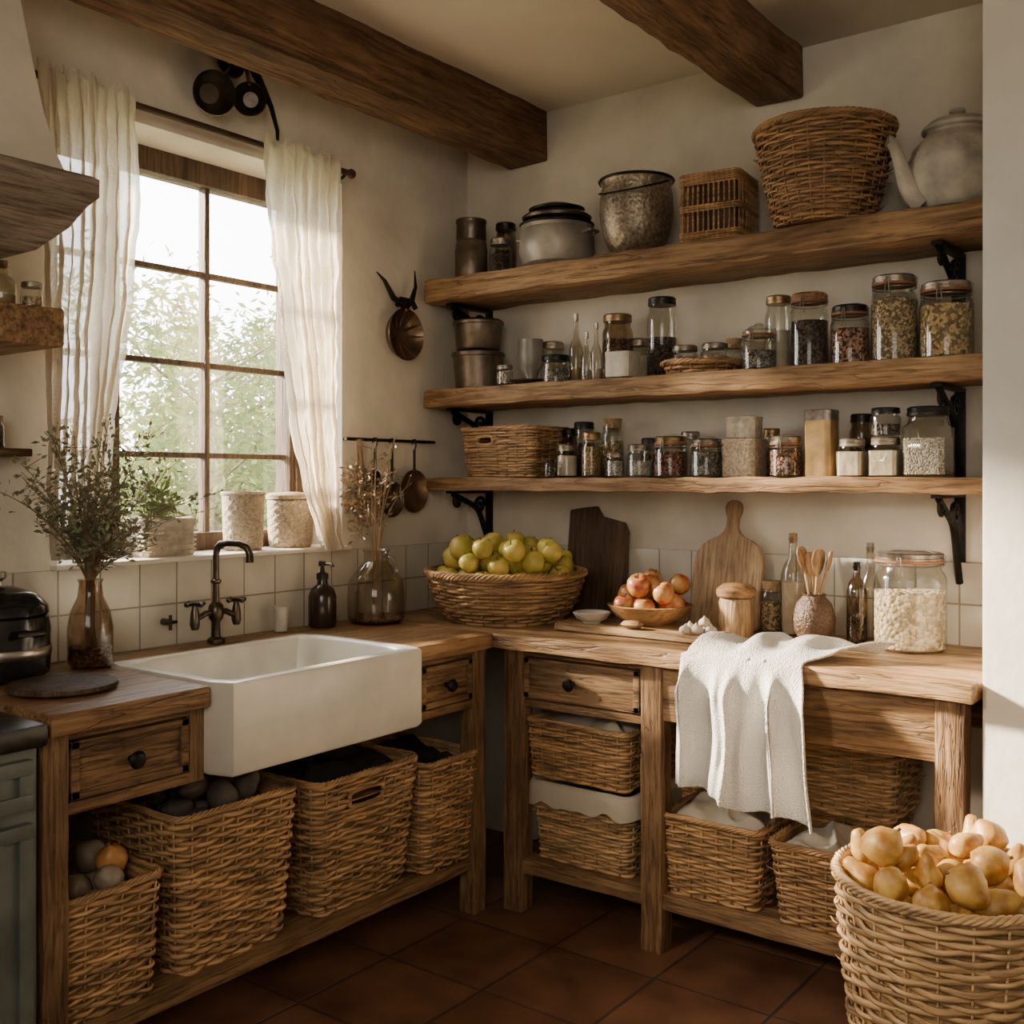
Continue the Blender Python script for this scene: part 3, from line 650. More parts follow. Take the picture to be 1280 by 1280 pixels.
# ---------------------------------------------------------------- jars
def geo(p0,p1,pt,y,zs):
    x=bx((p0+p1)/2,y); d=dep(x,y); return x,(p1-p0)/2*d/FP*.97,zz(pt,x,y)-zs
def jar(p0,p1,pt,y,zs,label,content='flour',fillf=.75,lid='black',shape='round',clamp=False,gm=None,name='glass_jar',group=None,cat='jar',rz=0,xyz=None):
    if xyz: x,y,zs,r,h=xyz
    else: x,r,h=geo(p0,p1,pt,y,zs)
    gm=gm or glass; t=thing(name,label,cat,(x,y,zs+.001),rz,group)
    lh=min(.024,h*.18) if lid else 0; gh=h-lh
    n=28
    if shape=='round':
        mb=MB(); mb.lathe([(0,0),(r*.9,0),(r,.03*gh),(r,.78*gh),(r*.95,.85*gh),(r*.85,.90*gh),(r*.84,gh)],n); obj('glass',mb,gm,t)
        if content:
            zt=gh*fillf; mb=MB(); q=r-.0035; mb.lathe([(0,.004),(q*.88,.004),(q,.03*gh+.002),(q,min(zt,.78*gh)),(q*.6,zt*1.01),(0,zt*1.02)],n); obj('contents',mb,CM[content],t)
    else:
        q=r*.9; mb=MB(); mb.loft([rr(q*.95,q*.95,q*.15,0,24),rr(q,q,q*.2,.03*gh,24),rr(q,q,q*.2,.8*gh,24),rr(q*.85,q*.85,q*.6,.9*gh,24),rr(q*.85,q*.85,q*.75,gh,24)],True,False); obj('glass',mb,gm,t)
        if content:
            q-=.0035; zt=gh*min(fillf,.8); mb=MB(); mb.loft([rr(q*.95,q*.95,q*.15,.004,24),rr(q,q,q*.2,.03*gh,24),rr(q,q,q*.2,zt,24)]); obj('contents',mb,CM[content],t)
    lr=r*.9 if shape=='round' else r*.84
    if lid:
        mb=MB()
        if lid=='glass': mb.lathe([(0,gh),(lr,gh),(lr*1.02,gh+lh*.4),(lr*.8,gh+lh*.8),(lr*.3,gh+lh),(lr*.25,gh+lh*1.5),(0,gh+lh*1.6)],n)
        elif lid=='cork': mb.lathe([(0,gh-.01),(lr*.85,gh-.01),(lr*.98,gh+lh),(0,gh+lh)],n)
        else: mb.lathe([(0,gh-.002),(lr*1.03,gh-.002),(lr*1.04,gh+lh*.3),(lr*1.0,gh+lh*.35),(lr*1.03,gh+lh*.8),(lr*.93,gh+lh),(lr*.7,gh+lh*.85),(0,gh+lh*.85)],n)
        obj('lid',mb,LID[lid],t)
    if clamp:
        mb=MB(); mb.lathe([(lr*1.0,gh-.006),(lr*1.07,gh-.004),(lr*1.07,gh+.001),(lr*1.0,gh+.003)],n); obj('seal',mb,seal,t)
        mb=MB(); mb.tube([(lr*1.03*cos(a),lr*1.03*sin(a),gh-.012) for a in [2*pi*k/20 for k in range(20)]],.002,5,closed=True)
        mb.tube([(lr*1.05,0,gh-.012),(lr*1.1,0,gh+lh*.6),(lr*.5,0,gh+lh+.006),(-lr*.5,0,gh+lh+.006),(-lr*1.1,0,gh+lh*.6),(-lr*1.08,0,gh-.03)],.002,5)
        mb.tube([(-lr*.1,-lr*1.04,gh-.04),(-lr*.1,-lr*1.16,gh-.02),(-lr*.05,-lr*1.1,gh+lh*.5),(lr*.05,-lr*1.1,gh+lh*.5),(lr*.1,-lr*1.16,gh-.02),(lr*.1,-lr*1.04,gh-.04)],.002,5)
        obj('clamp',mb,steel,t)
    return x,r,h
def solid(name,label,cat,loc,prof,mat,rz=0,group=None,parts=()):
    t=thing(name,label,cat,loc,rz,group)
    mb=MB(); mb.lathe(prof,32); obj('body',mb,mat,t)
    for nm_,pr,mt in parts: mb=MB(); mb.lathe(pr,32); obj(nm_,mb,mt,t)
    return t
def tin(label,p0,p1,pt,y,zs,mat,lidmat=None,name='storage_tin',rz=0):
    x,r,h=geo(p0,p1,pt,y,zs); t=thing(name,label,'tin',(x,y,zs+.001),rz); q=r*.82
    lh=h*.16
    mb=MB(); mb.loft([rr(q*.98,q*.98,.006,0,24),rr(q,q,.006,.003,24),rr(q,q,.006,h-lh,24)]); obj('body',mb,mat,t)
    mb=MB(); mb.loft([rr(q*1.03,q*1.03,.007,h-lh,24),rr(q*1.03,q*1.03,.007,h-.002,24),rr(q*.98,q*.98,.006,h,24)]); obj('lid',mb,lidmat or mat,t)
    return x,r,h

# top shelf
x,r,h=geo(568,610,276,-.15,S1)
solid('round_canister','tall dull brown round canister at the left end of the top shelf','canister',(x,-.15,S1+.001),[(0,0),(r*.95,0),(r,.006),(r,h*.52),(r*.96,h*.54),(r*.96,h*.60),(r*.88,h*.66),(0,h*.66)],dullpot,parts=[('lid',[(0,h*.665),(r*.9,h*.665),(r*.93,h*.70),(r*.9,h*.93),(r*.95,h*.95),(r*.93,h),(0,h)],pewter)])
jar(611,641,299,-.17,S1,'small dark jar with a flat lid beside the grey cooking pot','beans',.7,'tin')
jar(618,646,280,-.06,S1,'dim rear jar half hidden behind the small dark jar','brown',.6,'black',gm=smoke)
x,r,h=geo(647,745,256,-.165,S1)
t=thing('cooking_pot','grey enamel cooking pot with stacked dark lids on the top shelf','pot',(x,-.165,S1+.001))
ph=h*.64; mb=MB(); mb.lathe([(0,0),(r*.72,0),(r*.9,.015),(r*1.0,ph*.4),(r*.97,ph*.85),(r*.92,ph*.93),(r*.96,ph),(r*.92,ph),(r*.88,ph*.9),(r*.9,.03),(0,.02)],40); obj('body',mb,enam,t)
mb=MB(); mb.lathe([(0,ph),(r*.97,ph),(r*.99,ph+.008),(r*.84,ph+.022),(0,ph+.022)],40); obj('lid',mb,iron,t,label='lower dark pan lid')
mb=MB(); mb.lathe([(0,ph+.024),(r*.9,ph+.024),(r*.92,ph+.034),(r*.75,ph+.05),(0,ph+.055)],40); obj('lid',mb,pewter,t)
mb=MB(); mb.lathe([(0,ph+.056),(r*.72,ph+.056),(r*.74,ph+.064),(r*.4,ph+.08),(0,ph+.084)],40); obj('lid',mb,iron,t,label='small top lid')
for s in(-1,1):
    mb=MB(); mb.tube([(s*r*.93,-.03,ph*.75),(s*(r+.022),-.025,ph*.8),(s*(r+.022),.025,ph*.8),(s*r*.93,.03,ph*.75)],.005,8); obj('handle',mb,enam,t)
x,r,h=geo(748,843,228,-.165,S1)
t=thing('metal_pot','rounded worn metal pot with a bail handle on the top shelf','pot',(x,-.165,S1+.001))
mott=M('mottled_metal',(.27,.22,.16),.34,.6,.5,60,.55,90)
mb=MB(); mb.lathe([(0,0),(r*.45,0),(r*.56,.006),(r*.76,h*.13),(r*.92,h*.32),(r*1.0,h*.56),(r*.99,h*.78),(r*.93,h*.93),(r*1.0,h),(r*.93,h*.98),(r*.9,h*.9),(r*.95,h*.6),(r*.7,h*.18),(r*.4,.014),(0,.014)],44); obj('body',mb,mott,t)
mb=MB(); mb.tube([(r*cos(a),-r*1.04*sin(a),h-.015-.045*sin(a)) for a in [pi*k/20 for k in range(21)]],.003,6); obj('handle',mb,iron,t)
mb=MB(); mb.tube([(r*1.0*cos(a),r*1.0*sin(a),h) for a in [2*pi*k/44 for k in range(44)]],.005,6,closed=True); obj('rim',mb,iron,t)
# teapot
x=1.915; r=.135; h=.212
t=thing('stoneware_teapot','large aged grey-beige stoneware teapot with a curved spout on the top shelf','teapot',(x,-.19,S1+.001))
mb=MB(); mb.lathe([(0,0),(r*.70,0),(r*.76,.01),(r*.93,h*.22),(r,h*.45),(r*.98,h*.62),(r*.88,h*.80),(r*.72,h*.92),(r*.62,h*.98),(r*.62,h*1.02),(0,h*1.02)],44); obj('body',mb,stone,t)
mb=MB(); mb.lathe([(0,h*1.02),(r*.66,h*1.02),(r*.70,h*1.04),(r*.69,h*1.08),(r*.54,h*1.16),(r*.3,h*1.20),(0,h*1.21)],36); obj('lid',mb,stone,t)
mb=MB(); mb.lathe([(0,h*1.20),(.012,h*1.20),(.010,h*1.24),(.022,h*1.28),(.020,h*1.32),(0,h*1.33)],20); obj('knob',mb,stone,t)
dx,dy=-.80,-.6
sp=[(.70,.14),(.88,.22),(1.02,.34),(1.12,.50),(1.20,.66),(1.30,.82),(1.38,.90),(1.44,.91)]
mb=MB(); mb.tube([(dx*r*a_,dy*r*a_,h*z_) for a_,z_ in sp],[.042,.036,.028,.022,.018,.0155,.015,.017],18); obj('spout',mb,stone,t)
mb=MB(); mb.tube([(r*.85*c1,-r*.3*c1,h*z_) for c1,z_ in ((.95,.28),(1.12,.4),(1.13,.6),(.95,.78))],.010,10); obj('handle',mb,stone,t)

# middle shelf
x,r,h=geo(564,632,440,-.15,S2)
for k,(zb_,lab) in enumerate(((S2,'lower dull metal saucepot of the stacked pair'),(S2+h+.004,'upper lidded metal saucepot of the stacked pair'))):
    t=thing('metal_pot',lab,'pot',(x,-.15,zb_+.001)); hh_=h if k==0 else zz(402,x,-.15)-zb_
    q=r*(1 if k==0 else .96)
    mb=MB(); mb.lathe([(0,0),(q*.82,0),(q*.87,.005),(q*.95,hh_*.84),(q*1.02,hh_*.86),(q*1.02,hh_*.95),(q*.96,hh_*.97),(q*.93,hh_*.93),(0,hh_*.93)],36); obj('body',mb,dullpot,t)
    if k: mb=MB(); mb.lathe([(q*1.0,hh_*.97),(q*.9,hh_*1.03),(.0,hh_*1.06)],36); obj('lid',mb,pewter,t)
jar(620,642,457,-.26,S2,'tiny white jar in front of the metal saucepots','salt',.8,'tin')
x,r,h=geo(647,680,425,-.13,S2); solid('footed_cup','grey footed metal cup between the saucepots and the glass bowl','cup',(x,-.13,S2+.001),[(0,0),(r*.75,0),(r*.6,.012),(r*.5,h*.2),(r*.8,h*.4),(r*1,h*.7),(r*.95,h),(r*.85,h),(r*.75,h*.62),(0,h*.4)],enam)
x,r,h=geo(636,688,470,-.22,S2); solid('saucer','thin dark saucer lying in front of the footed cup','plate',(x,-.225,S2+.001),[(0,0),(r*.6,0),(r*1,.012),(r*.98,.015),(r*.6,.005),(0,.005)],pewter)
x,r,h=geo(672,712,445,-.19,S2); jar(0,0,0,0,0,'squat glass bowl with a dark lid left of the thin bottles','grey',.6,'black',xyz=(x+.01,-.19,S2,r,h))
jar(676,706,428,-.07,S2,'dim rear jar behind the squat glass bowl','flour',.6,'tin')
def bottle(label,x,y,z,r,h,mat,cont=None,stop=cork,neck=.35,name='glass_bottle',cf=.4):
    t=thing(name,label,'bottle',(x,y,z+.001)); s=h*(1-neck)
    mb=MB(); mb.lathe([(0,0),(r*.9,0),(r,.006),(r,s*.85),(r*.75,s),(r*.38,s+h*neck*.25),(r*.33,h*.96),(r*.4,h*.965),(r*.4,h)],24); obj('glass',mb,mat,t)
    if cont: mb=MB(); q=r-.003; mb.lathe([(0,.004),(q*.9,.004),(q,.01),(q,s*cf),(0,s*cf)],24); obj('contents',mb,CM[cont],t)
    if stop: mb=MB(); mb.lathe([(0,h*.94),(r*.3,h*.94),(r*.34,h+.012),(0,h+.014)],16); obj('stopper',mb,stop,t)
    return t
for p0,p1,pt,y,lab,ct in((711,729,397,-.15,'tallest thin glass bottle of the trio','water'),(726,741,420,-.2,'middle thin glass bottle of the trio','salt'),(738,753,408,-.13,'rear thin glass bottle beside the dark jar','flour')):
    x,r,h=geo(p0,p1,pt,y,S2); bottle(lab,x,y,S2,r,h,tinted,ct,steel,.4)
jar(752,792,394,-.10,S2,'dark jar with a brass lid behind the white square tin','brown',.7,'brass',gm=smoke)
tin('white square tin in front of the dark jar',757,800,441,-.24,S2,whitec)
jar(786,812,424,-.07,S2,'low rear jar of flour beside the tall narrow jar','flour',.7,'tin')
jar(808,847,373,-.12,S2,'tall narrow glass jar with dark contents and black lid','beans',.55,'black')
jar(0,0,0,0,0,'left small glass jar standing in the wicker tray','grey',.7,'tin',xyz=(bx(856,-.17),-.17,S2+.008,.045,.09))
jar(0,0,0,0,0,'right small glass jar standing in the wicker tray','salt',.7,'tin',xyz=(bx(890,-.17)+.01,-.17,S2+.008,.045,.09))
jar(906,930,424,-.04,S2,'little rear jar right behind the wicker tray','flour',.7,'cork')
jar(926,971,410,-.19,S2,'squat glass jar of grey seeds right of the wicker tray','grey',.55,'glass',clamp=True)
jar(956,990,371,-.09,S2,'brass-lidded jar at the back behind the clamp jars','flour',.6,'brass')
jar(987,1036,368,-.16,S2,'clamp jar of dark beans with a tan lid','beans',.7,'wood',clamp=True)
jar(1038,1087,383,-.16,S2,'clamp jar of red-brown lentils with a black lid','mix',.7,'black',clamp=True)
jar(1089,1147,346,-.15,S2,'tall clamp jar of oats with a tin lid','oats',.82,'tin',clamp=True)
jar(1150,1216,354,-.16,S2,'wide clamp jar of chickpeas at the right end','nuts',.8,'tin',clamp=True)
# lowest shelf
jar(680,694,575,-.27,S3,'tiny dark spice jar in front of the wicker basket','beans',.8,'black')
jar(695,723,556,-.2,S3,'small jar of pale grain right of the wicker basket','flour',.8,'tin')
jar(700,722,536,-.07,S3,'narrow rear jar behind the small jar of pale grain','brown',.7,'black',gm=smoke)
jar(716,744,528,-.10,S3,'dark jar at the back behind the yellow jar','beans',.7,'black')
jar(726,753,541,-.19,S3,'slim jar of yellow grain on the lowest shelf','yellow',.8,'brass')
jar(751,780,524,-.09,S3,'tall rear jar with a cork lid on the lowest shelf','oats',.7,'cork')
jar(757,780,566,-.24,S3,'very small jar standing before the cork-lidded jar','salt',.8,'tin')
jar(783,816,556,-.20,S3,'small jar of coarse salt with a tin lid','salt',.6,'tin')
jar(800,830,548,-.09,S3,'half-hidden rear jar behind the salt jar','brown',.7,'black')
jar(816,860,546,-.18,S3,'jar of brown spice with a brass lid','spice',.75,'brass',clamp=True)
jar(850,876,540,-.05,S3,'rear jar of flour between the spice jar and grey jar','flour',.7,'tin')
jar(862,904,549,-.18,S3,'squat jar of grey seeds with a tin lid','grey',.8,'tin',clamp=True)
x,r,h=tin('wide stone-coloured box under a smaller box on the lowest shelf',903,959,549,-.17,S3,stonel,None,'storage_box')
tin('smaller pale box stacked on the wide stone-coloured box',907,954,521,-.17,S3+h+.002,palebox,None,'storage_box',.12)
jar(953,976,536,-.05,S3,'rear jar peeking between pale box and red bean jar','oats',.7,'brass')
jar(961,1004,546,-.18,S3,'jar of mixed red beans with a tin lid','mix',.8,'tin',clamp=True)
tin('tall square tin of amber colour with a metal lid',1006,1048,513,-.17,S3,M('amber_tin',(.36,.24,.10),.4,.3,.2,30,.35,20),tinlid)
jar(1047,1084,549,-.2,S3,'square jar of white sugar with a tin lid','flour',.85,'tin','square')
jar(1062,1092,518,-.07,S3,'brown lidded jar at the back behind the sugar jar','brown',.7,'black',gm=smoke)
x,r,h=jar(1086,1128,547,-.19,S3,'square jar of white flour with a metal lid','flour',.8,'tin','square')
jar(0,0,0,0,0,'dark shallow jar stacked on the square flour jar','beans',.5,'black',xyz=(x,-.19,S3+h+.004,r*.92,zz(512,x,-.19)-S3-h))
jar(1130,1190,509,-.17,S3,'largest square jar of coarse salt with a black lid','salt',.62,'black','square')

# ---------------------------------------------------------------- worktop items, back run
x=bx(740,-.06); W=.125
slab('cutting_board','dark weathered wooden board leaning on the tiles behind the apple basket',[(-W,0),(W,0),(W,.30),(W*.85,.335),(W*.1,.355),(-.1*W,.39),(-W*.5,.385),(-W,.375)],.022,(x+.01,-.075,ZT+.003),(-.12,0,0),boardd)
x=bx(908,-.09); W=.125
hp=[(W*.9,0),(W,.012),(W*.99,.21),(W*.94,.245),(W*.82,.272),(W*.6,.292),(W*.36,.305),(.030,.318),(.021,.335),(.020,.365),(.027,.385),(.030,.402),(.024,.418),(.010,.426)]
slab('cutting_board','light wooden paddle board with a handle leaning on the tiles',hp+[(-a_,b_) for a_,b_ in reversed(hp)],.02,(x,-.125,ZT+.003),(-.22,0,0),boardl)
x,r,h=geo(896,946,728,-.25,ZT)
solid('wooden_canister','turned wooden canister with a domed lid before the paddle board','canister',(x+.008,-.27,ZT+.002),[(0,0),(r*.75,0),(r*.82,.006),(r*.93,h*.35),(r*.88,h*.66),(r*.80,h*.72),(0,h*.72)],boardl,parts=[('lid',[(0,h*.74),(r*.95,h*.74),(r*1.02,h*.79),(r*1.0,h*.88),(r*.7,h*.97),(0,h*1.0)],bowl_m)])
jar(950,978,726,-.08,ZT,'small cork-lidded jar between paddle board and corked bottle','oats',.7,'cork')
x,r,h=geo(976,1007,672,-.1,ZT); bottle('clear corked bottle behind the utensil vase',x,-.1,ZT,r,h,tinted,'flour',cork,.28,cf=.75)
x,r,h=geo(990,1045,742,-.23,ZT); UX=x
solid('utensil_vase','round brown mottled vase holding wooden spoons','vase',(x,-.23,ZT+.001),[(0,0),(r*.6,0),(r*.92,h*.25),(r*1,h*.5),(r*.8,h*.8),(r*.5,h*.95),(r*.55,h),(r*.45,h),(r*.4,h*.9),(r*.7,h*.5),(0,.02)],M('mottled_brown',(.085,.045,.022),.4,0,.7,120,.6,190))
def spoon(label,base,tip,bw,bl,mat=boardl):
    b=Vector(base); e=Vector(tip); d=(e-b); L=d.length; d.normalize(); t=thing('wooden_spoon',label,'spoon',base)
    mb=MB(); mb.tube([(0,0,0),tuple(d*(L-bl*.8))],[.004,.0055],8); obj('handle',mb,mat,t)
    mb=MB(); mb.lathe([(0,-.5),(.25,-.45),(.6,-.25),(.95,.1),(.85,.38),(.45,.5),(0,.5)],20); mb.xf(Matrix.Translation(d*(L-bl*.5))@d.to_track_quat('Z','Y').to_matrix().to_4x4()@Matrix.Diagonal((bw,.008,bl,1))); obj('spoon_bowl',mb,mat,t)
for i,(dx,dy,hh_,lb) in enumerate(((-.045,.01,.285,'wooden spoon leaning left in the utensil vase'),(-.012,.02,.27,'upright wooden spoon at the back of the utensil vase'),(.02,-.01,.28,'wide wooden spatula in the middle of the utensil vase'),(.05,.01,.275,'wooden spoon leaning right in the utensil vase'))):
    spoon(lb,(UX-dx*.15,-.23-dy*.1,ZT+.035),(UX+dx,-.23+dy,ZT+hh_),.028,.085)
x,r,h=geo(1058,1084,708,-.2,ZT); bottle('slim smoked glass bottle right of the utensil vase',x,-.2,ZT,r,h,smoke,'beans',blacklid,.2,cf=.5)
x,r,h=geo(1074,1102,684,-.1,ZT); bottle('clear flip-top bottle behind the slim smoked bottle',x,-.1,ZT,r,h,tinted,None,steel,.35)
x,r,h=geo(1092,1182,690,-.19,ZT)
jar(0,0,0,0,0,'very large clamp jar of pale pasta on the worktop','dough',.66,'tin',clamp=True,xyz=(x,-.19,ZT,r,h))

# towel
def towel():
    n,m=150,130; vs=[];fs=[]; top=.25
    for j in range(m+1):
        v=j/m
        for i in range(n+1):
            u=i/n; L=v*(.64+.025*noise.noise(Vector((u*3,5,1))))
            nb=noise.noise(Vector((u*3,L*7,2))); n2=noise.noise(Vector((u*6,L*12,6)))
            if L<top:
                q=1-L/top; y=-.632+(top-L)*(.70+.12*u)+.03*q*noise.noise(Vector((u*3,1,4)))
                z=ZT+.009+.030*(.5+.5*nb)*min(1,q*4)+.028*(.5+.5*sin(u*17+q*4+nb*3))*min(1,q*2.5)+.010*(.5+.5*n2)*min(1,q*4)
                xx=1.305+u*(.335-.03*q)+q*(.10+.12*u)+.025*nb*q
                if L>top-.02: z-=(.007)*((L-top+.02)/.02)**2
            else:
                hh_=L-top; w=min(1,hh_/.11); w=w*w*(3-2*w)
                sp_=1+.0*hh_
                fa=u*19+hh_*1.5*(u-.4)+2.6*noise.noise(Vector((u*2.2,hh_*2.2,0)))
                fd=.5+.5*sin(fa)
                y=-.645-.050*w*fd**.8-.014*w*(.5+.5*sin(u*43+hh_*6+2*nb))-.008*w*(.5+.5*n2)
                z=ZT+.002-hh_*(1.06-.15*(1-u)); xx=1.295+.003*w+u*(.35+.05*hh_/.4)-hh_*.035+.013*w*cos(fa)
                if hh_<.012: z=ZT+.003-hh_; y=-.642-hh_*.25
            vs.append((xx,y,z))
    for j in range(m):
        for i in range(n): q=j*(n+1)+i; fs.append((q,q+1,q+n+2,q+n+1))
    mb=MB(); mb.add(vs,fs); o=obj('kitchen_towel',mb,towel_m,None,recalc=False,ang=None)
    s=o.modifiers.new('thick','SOLIDIFY'); s.thickness=.006; s.offset=1
    return tag(o,'white cotton towel draped over the front edge of the long worktop','towel')
towel()

# ---------------------------------------------------------------- left run worktop items
t=thing('lidded_pot','glossy black lidded pot on the short worktop beside the cooker','pot',(.15,-1.985,ZT+.003))
r=.118; mb=MB(); mb.lathe([(0,0),(r*.85,0),(r*.98,.012),(r,.05),(r,.12),(r*.96,.15),(r*.9,.155),(0,.155)],40); obj('body',mb,blackm,t)
mb=MB(); mb.lathe([(r*1.005,.055),(r*1.02,.058),(r*1.02,.075),(r*1.005,.078)],40); obj('band',mb,steel,t)
mb=MB(); mb.lathe([(0,.157),(r*.97,.157),(r*.95,.175),(r*.7,.205),(r*.3,.222),(0,.225)],40); obj('lid',mb,blackm,t)
mb=MB(); mb.lathe([(.008,.222),(.008,.235),(.02,.245),(.018,.258),(0,.262)],16); obj('knob',mb,steel,t)
mb=MB(); mb.tube([(r*.95,-.03,.11),(r+.03,-.03,.12),(r+.03,.03,.12),(r*.95,.03,.11)],.007,8); obj('handle',mb,blackm,t)
mb=MB(); mb.lathe([(0,0),(.115,0),(.122,.005),(.12,.014),(.1,.016),(0,.012)],40); o=obj('round_board',mb,boardd,None,loc=(.40,-1.965,ZT+.004)); tag(o,'round dark wooden board lying on the short worktop','board')
vx=.17; vy=ly(113,.17)
t=thing('glass_vase','brown tinted glass bottle vase on the short worktop','vase',(vx,vy,ZT+.003))
mb=MB(); mb.lathe([(0,0),(.05,0),(.056,.01),(.057,.10),(.05,.14),(.032,.18),(.028,.215),(.033,.225)],28); obj('glass',mb,smoke,t)
mb=MB(); mb.lathe([(0,.004),(.048,.004),(.053,.012),(.053,.05),(0,.05)],28); obj('water',mb,CM['brown'],t)
def bouquet(name,label,base,zm,n,spread,hmin,hmax,lm,ls,lpern,seedv,cat='dried plant',bias=(0,0),sm=dstem,wd=.4,tr=.0016,kx=(-.12,9),lo=.15):
    R.seed(seedv); t=thing(name,label,cat,base); ms=MB(); ml=MB()
    for k in range(n):
        a=R.uniform(0,2*pi); sp=R.uniform(lo,1)*spread; hh_=R.uniform(hmin,hmax)
        b=Vector((R.uniform(-.012,.012),R.uniform(-.012,.012),.02)); m_=Vector((cos(a)*.01,sin(a)*.01,zm)); e=Vector((cos(a)*sp+bias[0],sin(a)*sp+bias[1],zm+hh_*(1-.35*(sp/spread)**2)))
        e.x=max(e.x,kx[0])
        c_=m_+(Vector((cos(a)*sp*.2,sin(a)*sp*.2,hh_*.5)))
        pts=[b,m_]+[m_*(1-u)**2+c_*2*u*(1-u)+e*u*u for u in [i/7 for i in range(1,8)]]
        ms.tube(pts,[tr*1.2]*2+[tr*(1.1-.09*i) for i in range(7)],4)
        for q in range(lpern):
            u=R.uniform(.25,1); p=m_*(1-u)**2+c_*2*u*(1-u)+e*u*u
            d=Vector((R.uniform(-1,1),R.uniform(-1,1),R.uniform(-.3,1)))
            p2=p+d.normalized()*R.uniform(0,.045); p2.x=max(p2.x,kx[0])
            if R.random()<.3: ms.tube([p,p2],tr*.6,3)
            leaf(ml,p2,d,ls*R.uniform(.6,1.3),wd)
    obj('stems',ms,sm,t,recalc=False); obj('leaves',ml,lm,t,recalc=False,ang=None); return t
bouquet('dried_bouquet','wide bunch of olive-green dried sprigs in the brown tinted vase',(vx,vy,ZT+.006),.22,50,.30,.10,.45,leaf_o,.019,48,5,bias=(.05,-.01),kx=(-.03,0),wd=.5,lo=.1)
bouquet('potted_plant','small leafy green plant in the pale planter box',(-.07,ysl,1.142+.092),.0,16,.07,.05,.14,leaf_g,.03,16,8,'plant',bias=(0,-.03),kx=(-.08,0),sm=leaf_g)
for p0,p1,pt,lab,lid in((277,331,617,'open-topped rough textured pot on the window sill',False),(333,393,615,'wider textured pot with a woven lid on the sill',True)):
    y=ly((p0+p1)/2,-.08); d=dep(-.08,y); r=(p1-p0)/2*d/FP*.97; h=zz(pt,-.08,y)-1.142
    t=thing('textured_pot',lab,'pot',(-.08,y,1.143)); k=h if not lid else h*.86
    mb=MB(); nseg=48; mb.lathe([(0,0),(r*.86,0),(r*.9,.01)]+[(r*(.91+.07*i/24),.01+(k*.96-.01)*(i+1)/26) for i in range(25)]+[(r*.97,k),(r*.9,k*.98),(r*.88,k*.2),(0,.02)],nseg)
    nv=[]
    for vv in mb.v:
        X,Y,Z=vv; rad=math.hypot(X,Y)
        if rad>r*.905 and .01<Z<k*.97:
            an=math.atan2(Y,X); f=1+.022*(1 if (round(an*nseg/2/pi/2)+round(Z/(k/12)))%2 else -1); X*=f; Y*=f
        nv.append((X,Y,Z))
    mb.v=nv; obj('body',mb,stonel,t,ang=None)
    if lid: mb=MB(); mb.lathe([(0,k+.002),(r*1.03,k+.002),(r*1.03,h*.94),(r*.9,h*.98),(0,h)],36); obj('lid',mb,potlid,t)
    else: mb=MB(); mb.tube([(r*.97*cos(a),r*.97*sin(a),k) for a in [2*pi*q/36 for q in range(36)]],.007,6,closed=True); obj('rim',mb,stonel,t)
x=.10; y=ly(403,x)
t=thing('soap_bottle','dark amber pump bottle beside the sink','bottle',(x,y,ZT+.003))
mb=MB(); mb.lathe([(0,0),(.042,0),(.046,.008),(.046,.10),(.038,.125),(.018,.14),(.016,.155),(0,.155)],28); obj('body',mb,M('dark_amber',(.03,.017,.01),.15,0),t)
mb=MB(); mb.lathe([(.0,.156),(.02,.156),(.02,.175),(.008,.18),(.006,.2),(.013,.2),(.013,.215),(0,.217)],20); mb.tube([(0,0,.208),(.045,0,.208),(.05,0,.2)],.005,8); obj('pump',mb,blacklid,t)
x=.07; y=ly(351,x); solid('soap_cup','small white cup at the back of the sink','cup',(x,y,ZT+.003),[(0,0),(.019,0),(.022,.005),(.024,.075),(.026,.08),(.021,.08),(.019,.01),(0,.01)],whitec)
x=.155; y=ly(470,x)
t=thing('glass_jug','large squat clear glass jug holding bare branches near the corner','jug',(x,y,ZT+.004))
r=.098; mb=MB(); mb.lathe([(0,0),(r*.85,0),(r*.98,.012),(r,.08),(r*.95,.14),(r*.6,.185),(r*.42,.205),(r*.42,.235),(r*.5,.245)],36); obj('glass',mb,tinted,t)
mb=MB(); mb.tube([(r*.4,.0,.225),(r*.8,.0,.22),(r*.95,0,.18),(r*.85,0,.155)],.007,8); obj('handle',mb,tinted,t)
mb=MB(); mb.lathe([(0,.004),(r*.83,.004),(r*.94,.012),(r*.95,.02),(0,.02)],36); obj('water',mb,CM['brown'],t)
bouquet('dry_branches','thin bare brown branches standing in the clear glass jug',(x,y,ZT+.006),.235,12,.14,.2,.42,leaf_d,.02,10,13,bias=(.03,-.02),kx=(-.03,0),tr=.0028)

